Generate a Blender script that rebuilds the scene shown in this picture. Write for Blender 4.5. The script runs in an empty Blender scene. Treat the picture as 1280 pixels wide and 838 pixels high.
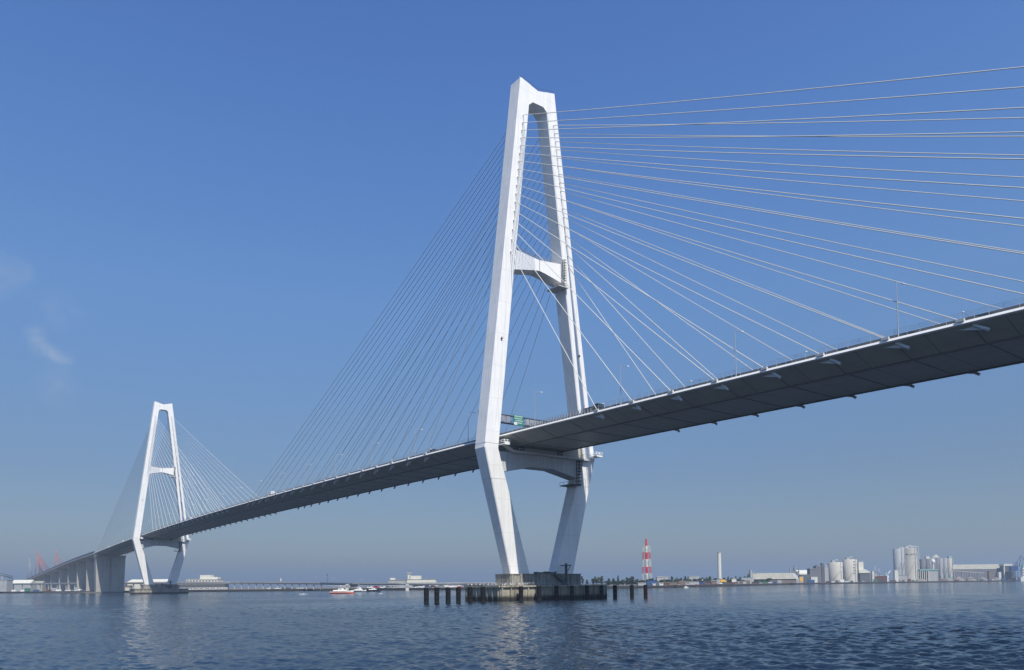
import bpy, bmesh, math, random
import numpy as np
from mathutils import Vector, Matrix
R=math.radians; PI=math.pi
rnd=random.Random(7)
sc=bpy.context.scene
col=sc.collection

# ------------------------------------------------------------------ camera
CU,CV,CZ=-211.46,171.93,5.39
YAW,ROLL,PITCH,F,CYP=-0.6473,-0.0109,0.0532,943.43,680.45
fh=Vector((math.cos(YAW),math.sin(YAW),0)); rh=Vector((math.sin(YAW),-math.cos(YAW),0)); up=Vector((0,0,1))
fwd=fh*math.cos(PITCH)+up*math.sin(PITCH); up2=up*math.cos(PITCH)-fh*math.sin(PITCH)
cr,sr=math.cos(ROLL),math.sin(ROLL)
rc=rh*cr+up2*sr; uc=up2*cr-rh*sr
cam=bpy.data.cameras.new('camera'); co=bpy.data.objects.new('camera',cam); col.objects.link(co)
M=Matrix((rc,uc,-fwd)).transposed().to_4x4(); M.translation=Vector((CU,CV,CZ)); co.matrix_world=M
cam.sensor_width=36; cam.lens=36*F/1280; cam.shift_x=0; cam.shift_y=(CYP-419)/1280
cam.clip_start=0.5; cam.clip_end=40000
sc.camera=co
# helpers for far things: x, y are where they stand in plan as seen from the quay, Z is the distance
def yh(x): return 730.6-0.0109*(x-640)+0.0
def X_of(x,Z): return (x-640)*Z/F
def P(x,Z,z=0): 
    p=Vector((CU,CV,0))+fh*Z+rh*((x-640+(0.0109*(-(CYP-730))*0))*Z/F*1.0); p.z=z; return p
def zp(x,y,Z): return CZ+(yh(x)-y)*Z/F
VIEWROT=math.atan2(rh.y,rh.x)     # local +X runs to the right, local +Y away

# ------------------------------------------------------------------ materials
def nodes(name):
    m=bpy.data.materials.new(name); m.use_nodes=True
    nt=m.node_tree; b=nt.nodes['Principled BSDF']; return m,nt,b
def mat(name,c,rough=.6,metal=0,var=.12,scale=.5,streak=0,spec=.5,lines=None,dirt=None,bump=0):
    m,nt,b=nodes(name); N=nt.nodes.new; L=nt.links.new
    tc=N('ShaderNodeTexCoord')
    b.inputs['Roughness'].default_value=rough; b.inputs['Metallic'].default_value=metal
    b.inputs['Specular IOR Level'].default_value=spec
    n=N('ShaderNodeTexNoise'); n.inputs['Scale'].default_value=scale; n.inputs['Detail'].default_value=6; n.inputs['Roughness'].default_value=.65
    L(tc.outputs['Object'],n.inputs['Vector'])
    mr=N('ShaderNodeMapRange'); mr.inputs[1].default_value=.3; mr.inputs[2].default_value=.7; mr.inputs[3].default_value=1-var; mr.inputs[4].default_value=1+var*.5
    L(n.outputs['Fac'],mr.inputs[0]); fac=mr.outputs[0]
    def mul(a,bv):
        k=N('ShaderNodeMath'); k.operation='MULTIPLY'; L(a,k.inputs[0]); L(bv,k.inputs[1]); return k.outputs[0]
    if streak:
        mp=N('ShaderNodeMapping'); mp.inputs['Scale'].default_value=(1.3,1.3,.035); L(tc.outputs['Object'],mp.inputs[0])
        s=N('ShaderNodeTexNoise'); s.inputs['Scale'].default_value=1.0; s.inputs['Detail'].default_value=5; L(mp.outputs[0],s.inputs['Vector'])
        r=N('ShaderNodeMapRange'); r.inputs[1].default_value=.42; r.inputs[2].default_value=.72; r.inputs[3].default_value=1; r.inputs[4].default_value=1-streak
        L(s.outputs['Fac'],r.inputs[0]); fac=mul(fac,r.outputs[0])
    if lines:      # panel joints: (axis, spacing, width, darkness)
        sp=N('ShaderNodeSeparateXYZ'); L(tc.outputs['Object'],sp.inputs[0])
        for ax,spc,w,dk in lines:
            d=N('ShaderNodeMath'); d.operation='DIVIDE'; d.inputs[1].default_value=spc; L(sp.outputs[ax],d.inputs[0])
            f=N('ShaderNodeMath'); f.operation='FRACT'; L(d.outputs[0],f.inputs[0])
            g=N('ShaderNodeMath'); g.operation='LESS_THAN'; g.inputs[1].default_value=w/spc; L(f.outputs[0],g.inputs[0])
            k=N('ShaderNodeMapRange'); k.inputs[3].default_value=1; k.inputs[4].default_value=1-dk; L(g.outputs[0],k.inputs[0]); fac=mul(fac,k.outputs[0])
    mx=N('ShaderNodeMix'); mx.data_type='RGBA'; mx.blend_type='MULTIPLY'; mx.inputs[0].default_value=1
    mx.inputs[6].default_value=(*c,1); L(fac,mx.inputs[7]); out=mx.outputs[2]
    if dirt:       # (z0, z1, colour): tide stain fading from z0 to z1
        ge=N('ShaderNodeNewGeometry'); sp=N('ShaderNodeSeparateXYZ'); L(ge.outputs['Position'],sp.inputs[0])
        nn=N('ShaderNodeTexNoise'); nn.inputs['Scale'].default_value=.6; nn.inputs['Detail'].default_value=5; L(ge.outputs['Position'],nn.inputs['Vector'])
        a=N('ShaderNodeMath'); a.operation='MULTIPLY_ADD'; a.inputs[1].default_value=-1.0; L(nn.outputs['Fac'],a.inputs[0]); L(sp.outputs[2],a.inputs[2])
        k=N('ShaderNodeMapRange'); k.inputs[1].default_value=dirt[0]-.5; k.inputs[2].default_value=dirt[1]-.5; k.inputs[3].default_value=1; k.inputs[4].default_value=0; L(a.outputs[0],k.inputs[0])
        m2=N('ShaderNodeMix'); m2.data_type='RGBA'; L(k.outputs[0],m2.inputs[0]); L(out,m2.inputs[6]); m2.inputs[7].default_value=(*dirt[2],1); out=m2.outputs[2]
    L(out,b.inputs['Base Color'])
    if bump:
        bp=N('ShaderNodeBump'); bp.inputs['Strength'].default_value=bump; bp.inputs['Distance'].default_value=.05; L(n.outputs['Fac'],bp.inputs['Height']); L(bp.outputs[0],b.inputs['Normal'])
    return m
MT={}
MT['white']=mat('white_paint',(.80,.80,.78),.45,var=.07,scale=.12,streak=.13,lines=[(2,11.6,.14,.18)])
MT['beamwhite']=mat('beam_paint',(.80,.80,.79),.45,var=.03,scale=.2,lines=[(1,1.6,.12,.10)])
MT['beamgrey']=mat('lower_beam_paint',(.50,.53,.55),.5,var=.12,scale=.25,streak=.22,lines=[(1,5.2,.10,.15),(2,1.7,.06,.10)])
MT['girder']=mat('girder_paint',(.42,.42,.375),.5,var=.14,scale=.25,streak=0,lines=[(0,14.35,.22,.45),(1,3.4,.10,.16)])
MT['fascia']=mat('fascia_white',(.82,.82,.80),.4,var=.05)
MT['anchor']=mat('anchor_grey',(.50,.51,.50),.5,var=.15,scale=1.5)
MT['barrier']=mat('barrier_grey',(.10,.105,.11),.6,var=.2,scale=1)
MT['asphalt']=mat('asphalt',(.05,.05,.052),.85,var=.2,scale=2)
MT['cable']=mat('cable_sheath',(.60,.60,.56),.9,var=.03,spec=.05)
MT['steel']=mat('galvanised_steel',(.36,.38,.40),.5,metal=.2,var=.15,scale=2)
MT['darksteel']=mat('dark_steel',(.06,.065,.07),.55,metal=.1,var=.2,scale=2)
MT['concrete']=mat('stained_concrete',(.38,.355,.28),.85,var=.4,scale=.6,streak=.5,lines=[(1,4.0,.12,.4)],dirt=(.9,2.0,(.025,.024,.02)),bump=.5)
MT['capconc']=mat('cap_concrete',(.30,.285,.245),.85,var=.4,scale=.8,streak=.6,bump=.5)
MT['pierconc']=mat('pier_concrete',(.40,.385,.35),.85,var=.16,scale=.12,streak=.25)
MT['pile']=mat('black_rubber_pile',(.007,.007,.008),.85,var=.4,scale=1.5,spec=.2,dirt=(.2,.8,(.014,.015,.012)))
MT['lamp']=mat('lamp_head',(.80,.81,.80),.35)
MT['green']=mat('sign_green',(.01,.26,.17),.45,var=.03)
MT['signwhite']=mat('sign_white',(.85,.86,.84),.45,var=.02)
MT['black']=mat('black_paint',(.012,.012,.014),.35,var=.1)
MT['glass']=mat('dark_glass',(.03,.04,.05),.12,var=.1)
MT['vwhite']=mat('vehicle_white',(.75,.76,.76),.3,var=.05)
MT['tyre']=mat('tyre',(.02,.02,.02),.8)
MT['orange']=mat('hull_orange',(.75,.11,.035),.35,var=.08)
MT['bwhite']=mat('boat_white',(.80,.80,.76),.35,var=.06)
MT['navy']=mat('hull_navy',(.012,.02,.05),.4,var=.1)
MT['gull']=mat('gull_white',(.80,.80,.78),.7,var=.05)
MT['gullwing']=mat('gull_grey',(.30,.31,.33),.7,var=.1)
MT['wallwhite']=mat('wall_white',(.64,.63,.55),.7,var=.08,scale=.2,streak=.12)
MT['wallgrey']=mat('wall_grey',(.38,.39,.39),.75,var=.15,scale=.2,streak=.2)
MT['wallbrown']=mat('wall_brown',(.20,.155,.13),.8,var=.25,scale=.3,streak=.2)
MT['roofgrey']=mat('roof_grey',(.33,.32,.265),.7,var=.15,scale=.1,lines=[(0,7,.5,.15)])
MT['roofdark']=mat('roof_dark',(.10,.11,.12),.7,var=.2)
MT['roofblue']=mat('roof_blue_green',(.22,.42,.38),.6,var=.15)
MT['silo']=mat('silo_concrete',(.53,.51,.44),.9,var=.1,scale=.05,streak=.14,lines=[(2,9,.4,.12)])
MT['silogrey']=mat('silo_grey',(.38,.40,.41),.85,var=.12,scale=.05,streak=.2,lines=[(2,9,.4,.12)])
MT['silodark']=mat('silo_dark',(.17,.17,.19),.8,var=.2,scale=.06,streak=.25)
MT['yellow']=mat('yellow_paint',(.80,.42,.04),.5,var=.08)
MT['red']=mat('red_paint',(.58,.035,.045),.5,var=.08)
MT['redbridge']=mat('red_bridge_paint',(.50,.12,.09),.6,var=.05)
MT['bluecrane']=mat('crane_blue',(.02,.06,.19),.5,var=.12)
MT['rust']=mat('rust',(.13,.06,.045),.85,var=.35,scale=.5,streak=.3)
MT['quay']=mat('quay_wall',(.05,.049,.047),.9,var=.5,scale=.25,streak=.4,lines=[(0,9,.8,.3)],dirt=(.4,1.2,(.02,.02,.02)))
MT['land']=mat('ground',(.16,.15,.135),.95,var=.45,scale=.03)
MT['gravel']=mat('gravel_heap',(.22,.20,.18),.95,var=.4,scale=.3,bump=.6)
MT['bark']=mat('bark',(.07,.05,.035),.9,var=.3,scale=4)
MT['leaf']=mat('leaf',(.055,.085,.04),.8,var=.5,scale=.5)
MT['leaf2']=mat('leaf_dark',(.035,.06,.035),.8,var=.5,scale=.5)
MT['foam']=mat('foam',(.75,.78,.80),.8,var=.2,scale=1)
MT['cargrey']=mat('car_grey',(.25,.26,.27),.35)
MT['carred']=mat('car_red',(.35,.03,.03),.35)
MT['carblue']=mat('car_blue',(.04,.09,.22),.35)
MT['cargreen']=mat('container_green',(.05,.16,.10),.5)

# ------------------------------------------------------------------ mesh helpers
class MB:
    def __init__(s): s.v=[]; s.f=[]; s.smooth=set()
    def add(s,vs,fs,sm=False):
        o=len(s.v); s.v+= [tuple(p) for p in vs]
        for f in fs:
            if sm and len(f)==4: s.smooth.add(len(s.f))
            s.f.append(tuple(i+o for i in f))
        return s
    def box(s,c,d,rz=0):
        x,y,z=d[0]/2,d[1]/2,d[2]/2; cs,sn=math.cos(rz),math.sin(rz); vs=[]
        for a in (-1,1):
            for b in (-1,1):
                for e in (-1,1): px,py=a*x,b*y; vs.append((c[0]+px*cs-py*sn,c[1]+px*sn+py*cs,c[2]+e*z))
        return s.add(vs,[(0,1,3,2),(4,6,7,5),(0,4,5,1),(2,3,7,6),(0,2,6,4),(1,5,7,3)])
    def bb(s,x0,x1,y0,y1,z0,z1): return s.box(((x0+x1)/2,(y0+y1)/2,(z0+z1)/2),(abs(x1-x0),abs(y1-y0),abs(z1-z0)))
    def loft(s,rings,cap=True,sm=False):
        n=len(rings[0]); vs=[p for r in rings for p in r]; fs=[]
        for k in range(len(rings)-1):
            for i in range(n): fs.append((k*n+i,k*n+(i+1)%n,(k+1)*n+(i+1)%n,(k+1)*n+i))
        if cap: fs.append(tuple(range(n))[::-1]); fs.append(tuple((len(rings)-1)*n+i for i in range(n)))
        return s.add(vs,fs,sm)
    def tube(s,a,b,r,r2=None,n=8,cap=True,sm=True):
        a=Vector(a); b=Vector(b); d=(b-a); 
        if d.length<1e-6: return s
        d.normalize(); h=Vector((0,0,1)) if abs(d.z)<.95 else Vector((1,0,0)); e=d.cross(h).normalized(); g=d.cross(e)
        r2=r if r2 is None else r2
        rg=lambda c,q:[tuple(c+e*math.cos(2*PI*i/n)*q+g*math.sin(2*PI*i/n)*q) for i in range(n)]
        return s.loft([rg(a,r),rg(b,r2)],cap,sm)
    def path(s,pts,r,n=6,sm=True):
        pts=[Vector(p) for p in pts]; rings=[]
        for i,p in enumerate(pts):
            d=(pts[min(i+1,len(pts)-1)]-pts[max(i-1,0)]).normalized(); h=Vector((0,0,1)) if abs(d.z)<.97 else Vector((1,0,0))
            e=d.cross(h).normalized(); g=d.cross(e); rings.append([tuple(p+e*math.cos(2*PI*j/n)*r+g*math.sin(2*PI*j/n)*r) for j in range(n)])
        return s.loft(rings,True,sm)
    def lathe(s,prof,c=(0,0,0),n=24,sm=True):   # prof: (radius, z)
        rings=[[(c[0]+math.cos(2*PI*i/n)*r,c[1]+math.sin(2*PI*i/n)*r,c[2]+z) for i in range(n)] for r,z in prof]
        return s.loft(rings,True,sm)
    def prism(s,poly,axis,a,b):   # poly of 2D points extruded along axis from a to b
        def p3(q,t):
            if axis==0: return (t,q[0],q[1])
            if axis==1: return (q[0],t,q[1])
            return (q[0],q[1],t)
        return s.loft([[p3(q,a) for q in poly],[p3(q,b) for q in poly]])
    def build(s,name,m,parent=None,loc=None,rz=0):
        me=bpy.data.meshes.new(name); me.from_pydata(s.v,[],s.f); 
        bm=bmesh.new(); bm.from_mesh(me); bmesh.ops.recalc_face_normals(bm,faces=bm.faces)
        if s.smooth:
            bm.faces.ensure_lookup_table()
            for e in bm.edges:
                if len(e.link_faces)==2 and ((e.link_faces[0].index in s.smooth)!=(e.link_faces[1].index in s.smooth) or e.calc_face_angle(0)>.9): e.smooth=False
        bm.to_mesh(me); bm.free()
        if s.smooth:
            for i in s.smooth: me.polygons[i].use_smooth=True
        me.materials.append(MT[m] if isinstance(m,str) else m)
        o=bpy.data.objects.new(name,me); col.objects.link(o)
        if parent: o.parent=parent
        if loc is not None: o.location=loc; o.rotation_euler.z=rz
        return o
def tag(o,label,cat,group=None):
    o['label']=label; o['category']=cat
    if group: o['group']=group
    return o
def thing(name,label,cat,loc=(0,0,0),rz=0,group=None):
    o=bpy.data.objects.new(name,None); col.objects.link(o); o.location=loc; o.rotation_euler=(0,0,rz); o.empty_display_size=.5
    return tag(o,label,cat,group)
def copy_tree(o,parent=None):
    c=o.copy(); col.objects.link(c); c.parent=parent
    for ch in list(o.children): copy_tree(ch,c)
    return c
ORD=['first','second','third','fourth','fifth','sixth','seventh','eighth','ninth','tenth','eleventh','twelfth','thirteenth','fourteenth','fifteenth','sixteenth','seventeenth','eighteenth','nineteenth','twentieth','twenty-first','twenty-second','twenty-third','twenty-fourth','twenty-fifth','twenty-sixth','twenty-seventh','twenty-eighth']

# ------------------------------------------------------------------ bridge
VD=17.92
def zd(u): 
    if u>880: return 50.75-.0195*(u-880)-0.0000085*(u-880)**2
    return 59.573-2.5744e-5*(u-295)**2
ZT,ZK,ZB=190.0,52.3,8.8
def legdim(z):   # outer v, width, depth(u)
    if z>=ZK: t=(z-ZK)/(189.1-ZK); return 25.57+(8.17-25.57)*t,5.86+(5.01-5.86)*t,6.27
    t=(z-ZB)/(ZK-ZB); return 14.49+(25.57-14.49)*t, 8.66+(5.86-8.66)*t, 4.5+(6.27-4.5)*t
bridge=thing('cable_stayed_bridge','long cable-stayed bridge with two white A-shaped pylons carrying a dark deck over the water','bridge',(0,0,0))
def leg_ring(T,sg,z,ins=0,ztopfn=None):
    W,w,d=legdim(z); c=.30; o=W; i=W-w; h=d/2
    pts=[(-h+c,o),(-h,o-c),(-h,i+c),(-h+c,i),(h-c,i),(h,i+c),(h,o-c),(h-c,o)]
    out=[]
    for u,v in pts:
        zz=z if ztopfn is None else ztopfn(abs(v))
        out.append((T+u,sg*v,zz))
    return out
CABZ=[174.3,171.3,168.4,165.5,162.5,159.6,156.6,153.6,150.6,147.5,144.3,141.2,137.9,134.5,131.1,127.4,123.2]
NC=17
UA=[268.5,257.5,246.5,233.5,220,206.5,193.2]+[50+14.35*(16-k) for k in range(7,NC)]   # k=0 outermost (top)
UC_IN=[u for u in UA]
def cable_pts(T,sd,sg,k):
    zt=CABZ[k]+((1.5-.03*k) if sg>0 else (2.9-.06*k)); W,w,d=legdim(zt); v0=sg*(W-w*.5); u0=T+sd*(d/2+.45); 
    u1=T+sd*UA[k]; z1=zd(u1)+.2; v1=sg*(VD-.35)
    zt2=zt-.9*(zt-z1)/UA[k]
    a=Vector((u0,v0,zt2)); b=Vector((u1,v1,z1)); L=(b-a).length
    sag=.0000145*L*L*1.0
    n=8 if L>150 else 4
    return [a.lerp(b,t/n)+Vector((0,0,-4*sag*(t/n)*(1-t/n))) for t in range(n+1)]
def make_pylon(T):
    for sg in (1,-1):
        m=MB()
        zs=[ZB-.3,20,32,44,ZK]+[ZK+i*10 for i in range(1,14)]+[187.5]
        rings=[leg_ring(T,sg,z) for z in zs]
        rings.append(leg_ring(T,sg,189.1,0,lambda v:189.6-(8.17-v)*.25))
        m.loft(rings)
        leg=m.build('pylon_leg','white',bridge)
        # cable sockets on both faces, a slim conduit, aviation light bracket
        for k in range(NC):
            for sd in (-1,1):
                p=cable_pts(T,sd,sg,k); d=(p[1]-p[0]).normalized()
                MB().tube(p[0]-d*1.2,p[0]+d*.1,.2,n=8).build('cable_socket','white',leg)
        for sd in (-1,1):
            g=MB(); pts=[]
            for z in range(60,178,8):
                W,w,d=legdim(z); pts.append((T+sd*(d/2+.05),sg*(W-w*.5)-.55,z))
            g.path(pts,.04,4); g.build('conduit','anchor',leg)
        # kink stiffener collar
        for zz in (53.9,41.8):
            W,w,d=legdim(zz); c=MB(); e=.04
            c.loft([[(T+x,sg*y,z) for x,y in ((-d/2-e,W+e+ (z-zz)*0),(-d/2-e,W-w-e),(d/2+e,W-w-e),(d/2+e,W+e))] for z in (zz-.07,zz+.07)])
            c.build('joint_band','anchor',leg)
        W,w,d=legdim(91); b=MB(); b.box((T-d/2-.25,sg*(W-w*.45),91),(.5,.7,.3)); b.box((T-d/2-.35,sg*(W-w*.45),91.35),(.25,.3,.45)); b.build('aviation_light','darksteel',leg)
    # top beam
    m=MB(); pr=[(-5.6,188.9),(0,187.5),(5.6,188.9),(5.6,180.3),(4.3,180.7),(2.5,182.3),(-2.5,182.3),(-4.3,180.7),(-5.6,180.3)]
    m.prism(pr,0,T-3.06,T+3.06); tb=m.build('top_beam','white',bridge)
    for u in (-2.9,2.9):
        r=MB(); r.path([(T+u,v,187.5+abs(v)*.25+1.0) for v in (-7.6,-4,0,4,7.6)],.05,4)
        for v in (-7.6,-4,0,4,7.6): z=187.4+abs(v)*.25; r.tube((T+u,v,z),(T+u,v,z+1.1),.04,n=4)
        r.build('roof_railing','rust',tb)
    for a,v,h in ((-1,7.0,2.4),(1,-7.0,1.6)): MB().tube((T+a,v,189.2),(T+a,v,189.2+h),.06,n=5).build('lightning_rod','steel',tb)
    # middle crossbeam
    m=MB()
    for a,b in ((-12.3,-.12),(.12,12.3)):
        z_t=lambda v:123.7+abs(v)*.11; z_b=lambda v:119.7-max(0,abs(v)-1)*.21
        n=5; vs=[a+(b-a)*i/n for i in range(n+1)]
        m.prism([(v,z_t(v)) for v in vs]+[(v,z_b(v)) for v in vs[::-1]],0,T-2.6,T+2.6)
    cb=m.build('middle_crossbeam','beamwhite',bridge)
    g=MB().bb(T-2.4,T+2.4,-.12,.12,119.9,123.6).build('centre_joint','black',cb)
    for u in (-2.5,2.5):
        r=MB()
        for h in (.15,.6,1.15):
            r.path([(T+u,v,123.75+abs(v)*.11+h) for v in (-12,-6,0,6,12)],.085,4)
        for i in range(-8,9): v=i*1.45; r.tube((T+u,v,123.7+abs(v)*.11),(T+u,v,124.9+abs(v)*.11),.075,n=4)
        r.build('handrail','steel',cb)
    r=MB()   # access cage on the far leg
    v0=-10.9
    for du in (-3.1,-4.3):
        for dv in (-.7,.7): r.tube((T+du,v0+dv,116.2),(T+du,v0+dv,126.2),.07,n=4)
    for i in range(11):
        z=116.3+i*.98; r.bb(T-4.35,T-3.05,v0-.75,v0+.75,z,z+.09)
    r.bb(T-4.4,T+2.5,v0-1.5,v0+3.4,115.5,115.8)
    for v in (v0-1.5,v0+3.4):
        r.path([(T-4.4,v,116.8),(T+2.5,v,116.8)],.05,4)
    for u in (-4.4,-2,.4,2.5): r.tube((T+u,v0+3.4,115.7),(T+u,v0+3.4,116.9),.05,n=4)
    r.path([(T-4.4,v0-1.5,116.8),(T-4.4,v0+3.4,116.8)],.05,4)
    r.build('access_cage','anchor',cb)
    # lower crossbeam under the deck
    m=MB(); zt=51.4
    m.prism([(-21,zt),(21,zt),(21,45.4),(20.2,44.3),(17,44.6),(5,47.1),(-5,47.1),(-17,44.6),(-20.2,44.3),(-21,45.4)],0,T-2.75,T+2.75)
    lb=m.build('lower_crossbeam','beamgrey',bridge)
    w=MB(); w.bb(T-4.6,T-2.78,-21.5,14.0,51.35,52.0); w.prism([(14.0,51.35),(14.0,52.0),(17.4,53.7),(17.4,53.1)],0,T-4.6,T-2.78); w.prism([(-21.5,51.35),(-21.5,52.0),(-24.2,53.8),(-24.2,53.2)],0,T-4.6,T-2.78)
    w.build('walkway','anchor',lb)
    r=MB()
    for h in (.55,1.1): r.path([(T-4.55,-24,51.75+h),(T-4.55,17.5,51.75+h),(T-4.55,19.2,54.9+h*.6)],.05,4)
    for i in range(30): v=-24+i*1.43; r.tube((T-4.55,v,51.7),(T-4.55,v,52.85),.045,n=4)
    r.build('walkway_railing','anchor',lb)
    for v0_,v1_,zz in ((17.2,19.6,53.4),(-26.4,-23.4,53.2)):
        q=MB(); q.bb(T-6.4,T-2.9,v0_,v1_,zz,zz+.35)
        for vv in (v0_,(v0_+v1_)/2,v1_):
            for uu in (-6.35,-4.6): q.tube((T+uu,vv,zz+.2),(T+uu,vv,zz+1.6),.08,n=4)
        for h in (.9,1.5): q.path([(T-3,v0_,zz+h),(T-6.35,v0_,zz+h),(T-6.35,v1_,zz+h),(T-3,v1_,zz+h)],.09,4)
        q.bb(T-6.42,T-6.36,v0_,v1_,zz-.15,zz+(.7 if v0_>0 else .1))
        q.build('balcony','fascia',lb)
    r=MB(); v0=-17.2
    for du in (-2.9,-4.0):
        for dv in (-.8,.8): r.tube((T+du,v0+dv,42.3),(T+du,v0+dv,51.4),.12,n=4)
    for i in range(8): z=42.4+i*1.2; r.bb(T-4.1,T-2.8,v0-.85,v0+.85,z,z+.12)
    r.bb(T-4.2,T+2.5,v0-.5,v0+4.6,41.9,42.25)
    for u in (-4.2,-1.9,.3,2.5): r.tube((T+u,v0+4.6,42),(T+u,v0+4.6,43.3),.06,n=4)
    r.path([(T-4.2,v0+4.6,43.3),(T+2.5,v0+4.6,43.3)],.06,4); r.path([(T-4.2,v0-.5,43.3),(T-4.2,v0+4.6,43.3)],.06,4)
    r.build('service_lift_frame','darksteel',lb)
    # bearings
    MB().prism([(-19.4,51.4),(10.2,51.4),(10.2,54.05),(-10.2,54.05),(-17.2,56.35),(-19.4,56.35)],0,T-1.9,T+1.9).build('bearing_wall','girder',lb)
    for v in (-9,9): MB().bb(T-2.4,T+2.4,v-1.2,v+1.2,51.4,zd(T)-3.05).build('bearing','darksteel',lb)
    # foundation
    m=MB(); m.bb(T-4.2,T+4.2,-16.4,16.4,5.0,ZB); 
    cap=m.build('pile_cap','capconc',bridge)
    m=MB(); m.bb(T-3.3,T-.2,15,-15,8.8,8.9)
    q=MB()
    for i in range(9): v=-15.8+i*3.9; q.bb(T-4.5,T-4.2,v-.35,v+.35,5.0,8.75)
    q.bb(T-4.45,T+4.45,-16.6,16.6,8.8,9.05); q.build('cap_rib','capconc',cap)
    m=MB(); m.bb(T-10.5,T+10.5,-23.5,25,-3,4.9); ft=m.build('fender_platform','concrete',bridge)
    q=MB()
    for i in range(14):
        v=-23+i*3.65; q.bb(T-10.9,T-10.5,v-.25,v+.25,.2,4.6)
    q.bb(T-11.1,T-10.5,-23.6,25.1,4.45,5.05)
    for i in range(7): u=-9.3+i*3.1; q.bb(T+u-.25,T+u+.25,25,25.4,.2,4.6)
    q.bb(T-10.5,T+10.5,25.1,25.6,4.45,5.05)
    q.build('fender_rib','concrete',ft)
    for v in (19.3,1.9,-16.2):
        q=MB()
        for dv in (-.3,.3): q.tube((T-11.25,v+dv,.1),(T-11.25,v+dv,5.9),.05,n=5)
        for i in range(14): q.tube((T-11.25,v-.3,.4+i*.36),(T-11.25,v+.3,.4+i*.36),.035,n=4)
        q.build('ladder','rust',ft)
    q=MB()
    for (u0_,v0_),(u1_,v1_) in (((-10.3,-23.3),(-10.3,24.8)),((-10.3,24.8),(10.3,24.8))):
        for h in (5.5,5.95): q.tube((T+u0_,v0_,h),(T+u1_,v1_,h),.035,n=4)
        L_=max(abs(u1_-u0_),abs(v1_-v0_)); n_=int(L_/2)
        for i in range(n_+1): q.tube((T+u0_+(u1_-u0_)*i/n_,v0_+(v1_-v0_)*i/n_,5),(T+u0_+(u1_-u0_)*i/n_,v0_+(v1_-v0_)*i/n_,6),.05,n=4)
    q.build('railing','steel',ft)
    # mooring hardware, stairs
    q=MB(); q.prism([(-3.5,8.9),(-2.6,8.9),(-7.6,5.0),(-8.6,5.0)],0,T-5.6,T-4.5)
    for i in range(5): v=-3+i*-1.15; q.tube((T-5.6,v,8.9-i*.85),(T-5.6,v,10-i*.85),.06,n=4)
    q.path([(T-5.6,-3,10),(T-5.6,-7.7,6.4)],.06,4)
    for i in range(10): q.box((T-3.2-rnd.random(),4.6-i*.95,9.25+rnd.random()*.2),(.9,.7,.5+rnd.random()*.5))
    q.build('stair','darksteel',cap)
    q=MB(); q.tube((T-5.8,-7.9,5),(T-5.8,-7.9,12.3),.55,.45,n=8); q.bb(T-7.2,T-4.4,-9.4,-6.4,11.9,12.2); q.tube((T-5.8,-7.9,12.2),(T-5.8,-7.9,12.9),.3,n=8); q.tube((T-5.8,-7.9,9),(T-6.9,-9,12),.12,n=4); q.tube((T-5.8,-7.9,9),(T-6.9,-6.8,12),.12,n=4)
    q.build('navigation_light','darksteel',cap)
    return cap
make_pylon(0); make_pylon(590)

# deck
US=[-300+i*(1180/118) for i in range(119)]
sec=[(17.4,-.06),(17.4,-.62),(10.3,-3.0),(-10.3,-3.0),(-17.4,-.62),(-17.4,-.06)]
m=MB(); m.loft([[(u,v,zd(u)+z) for v,z in sec] for u in US]); deck=m.build('deck','girder',bridge)
m=MB(); m.loft([[(u,v,zd(u)+z) for v,z in ((16.9,.02),(16.9,-.05),(-16.9,-.05),(-16.9,.02))] for u in US]); m.build('roadway','asphalt',deck)
for sg in (1,-1):
    m=MB(); m.loft([[(u,sg*v,zd(u)+z) for v,z in ((VD-.26,0.10),(VD,-.42),(VD-.05,-.50),(17.25,-.66),(17.25,.10))] for u in US]); m.build('edge_beam','fascia',deck)
    m=MB(); m.loft([[(u,sg*v,zd(u)+z) for v,z in ((16.75,0),(16.6,1.0),(16.3,1.0),(16.2,0))] for u in US]); m.build('barrier','barrier',deck)
    m=MB()
    for h in (1.25,1.6,1.95): m.path([(u,sg*17.0,zd(u)+h) for u in US],.03,3)
    u=-300
    while u<880: m.tube((u,sg*17.0,zd(u)),(u,sg*17.0,zd(u)+2.0),.04,n=3,cap=False); u+=2.5
    m.build('wire_fence','steel',deck)
m=MB(); m.loft([[(u,v,zd(u)+z) for v,z in ((.3,0),(.2,.9),(-.2,.9),(-.3,0))] for u in US]); m.build('median_barrier','barrier',deck)
m=MB()
for v in (-10.0,10.0): m.loft([[(u,v+a,zd(u)+z) for a,z in ((-.14,-2.95),(.14,-2.95),(.14,-3.35),(-.14,-3.35))] for u in US])
m.build('inspection_rail','barrier',deck)
for i in range(22):
    u=-47+i*1.35; MB().box((u,17.45,zd(u)+.8),(.55,.12,1.5)).build('wind_screen','wallgrey',deck)
# transverse joints standing slightly proud of the girder
m=MB(); n=0
for i in range(-20,62):
    u=i*14.35+6
    if u<-298 or u>878: continue
    for (v0,z0),(v1,z1) in (((17.2,-.70),(10.3,-3.02)),((10.3,-3.02),(-10.3,-3.02)),((-10.3,-3.02),(-17.2,-.70))):
        pass
    m=MB(); m.path([(u,17.2,zd(u)-.70),(u,10.3,zd(u)-3.02),(u,-10.3,zd(u)-3.02),(u,-17.2,zd(u)-.70)],.10,4); m.build('drain_pipe','barrier',deck)
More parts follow.
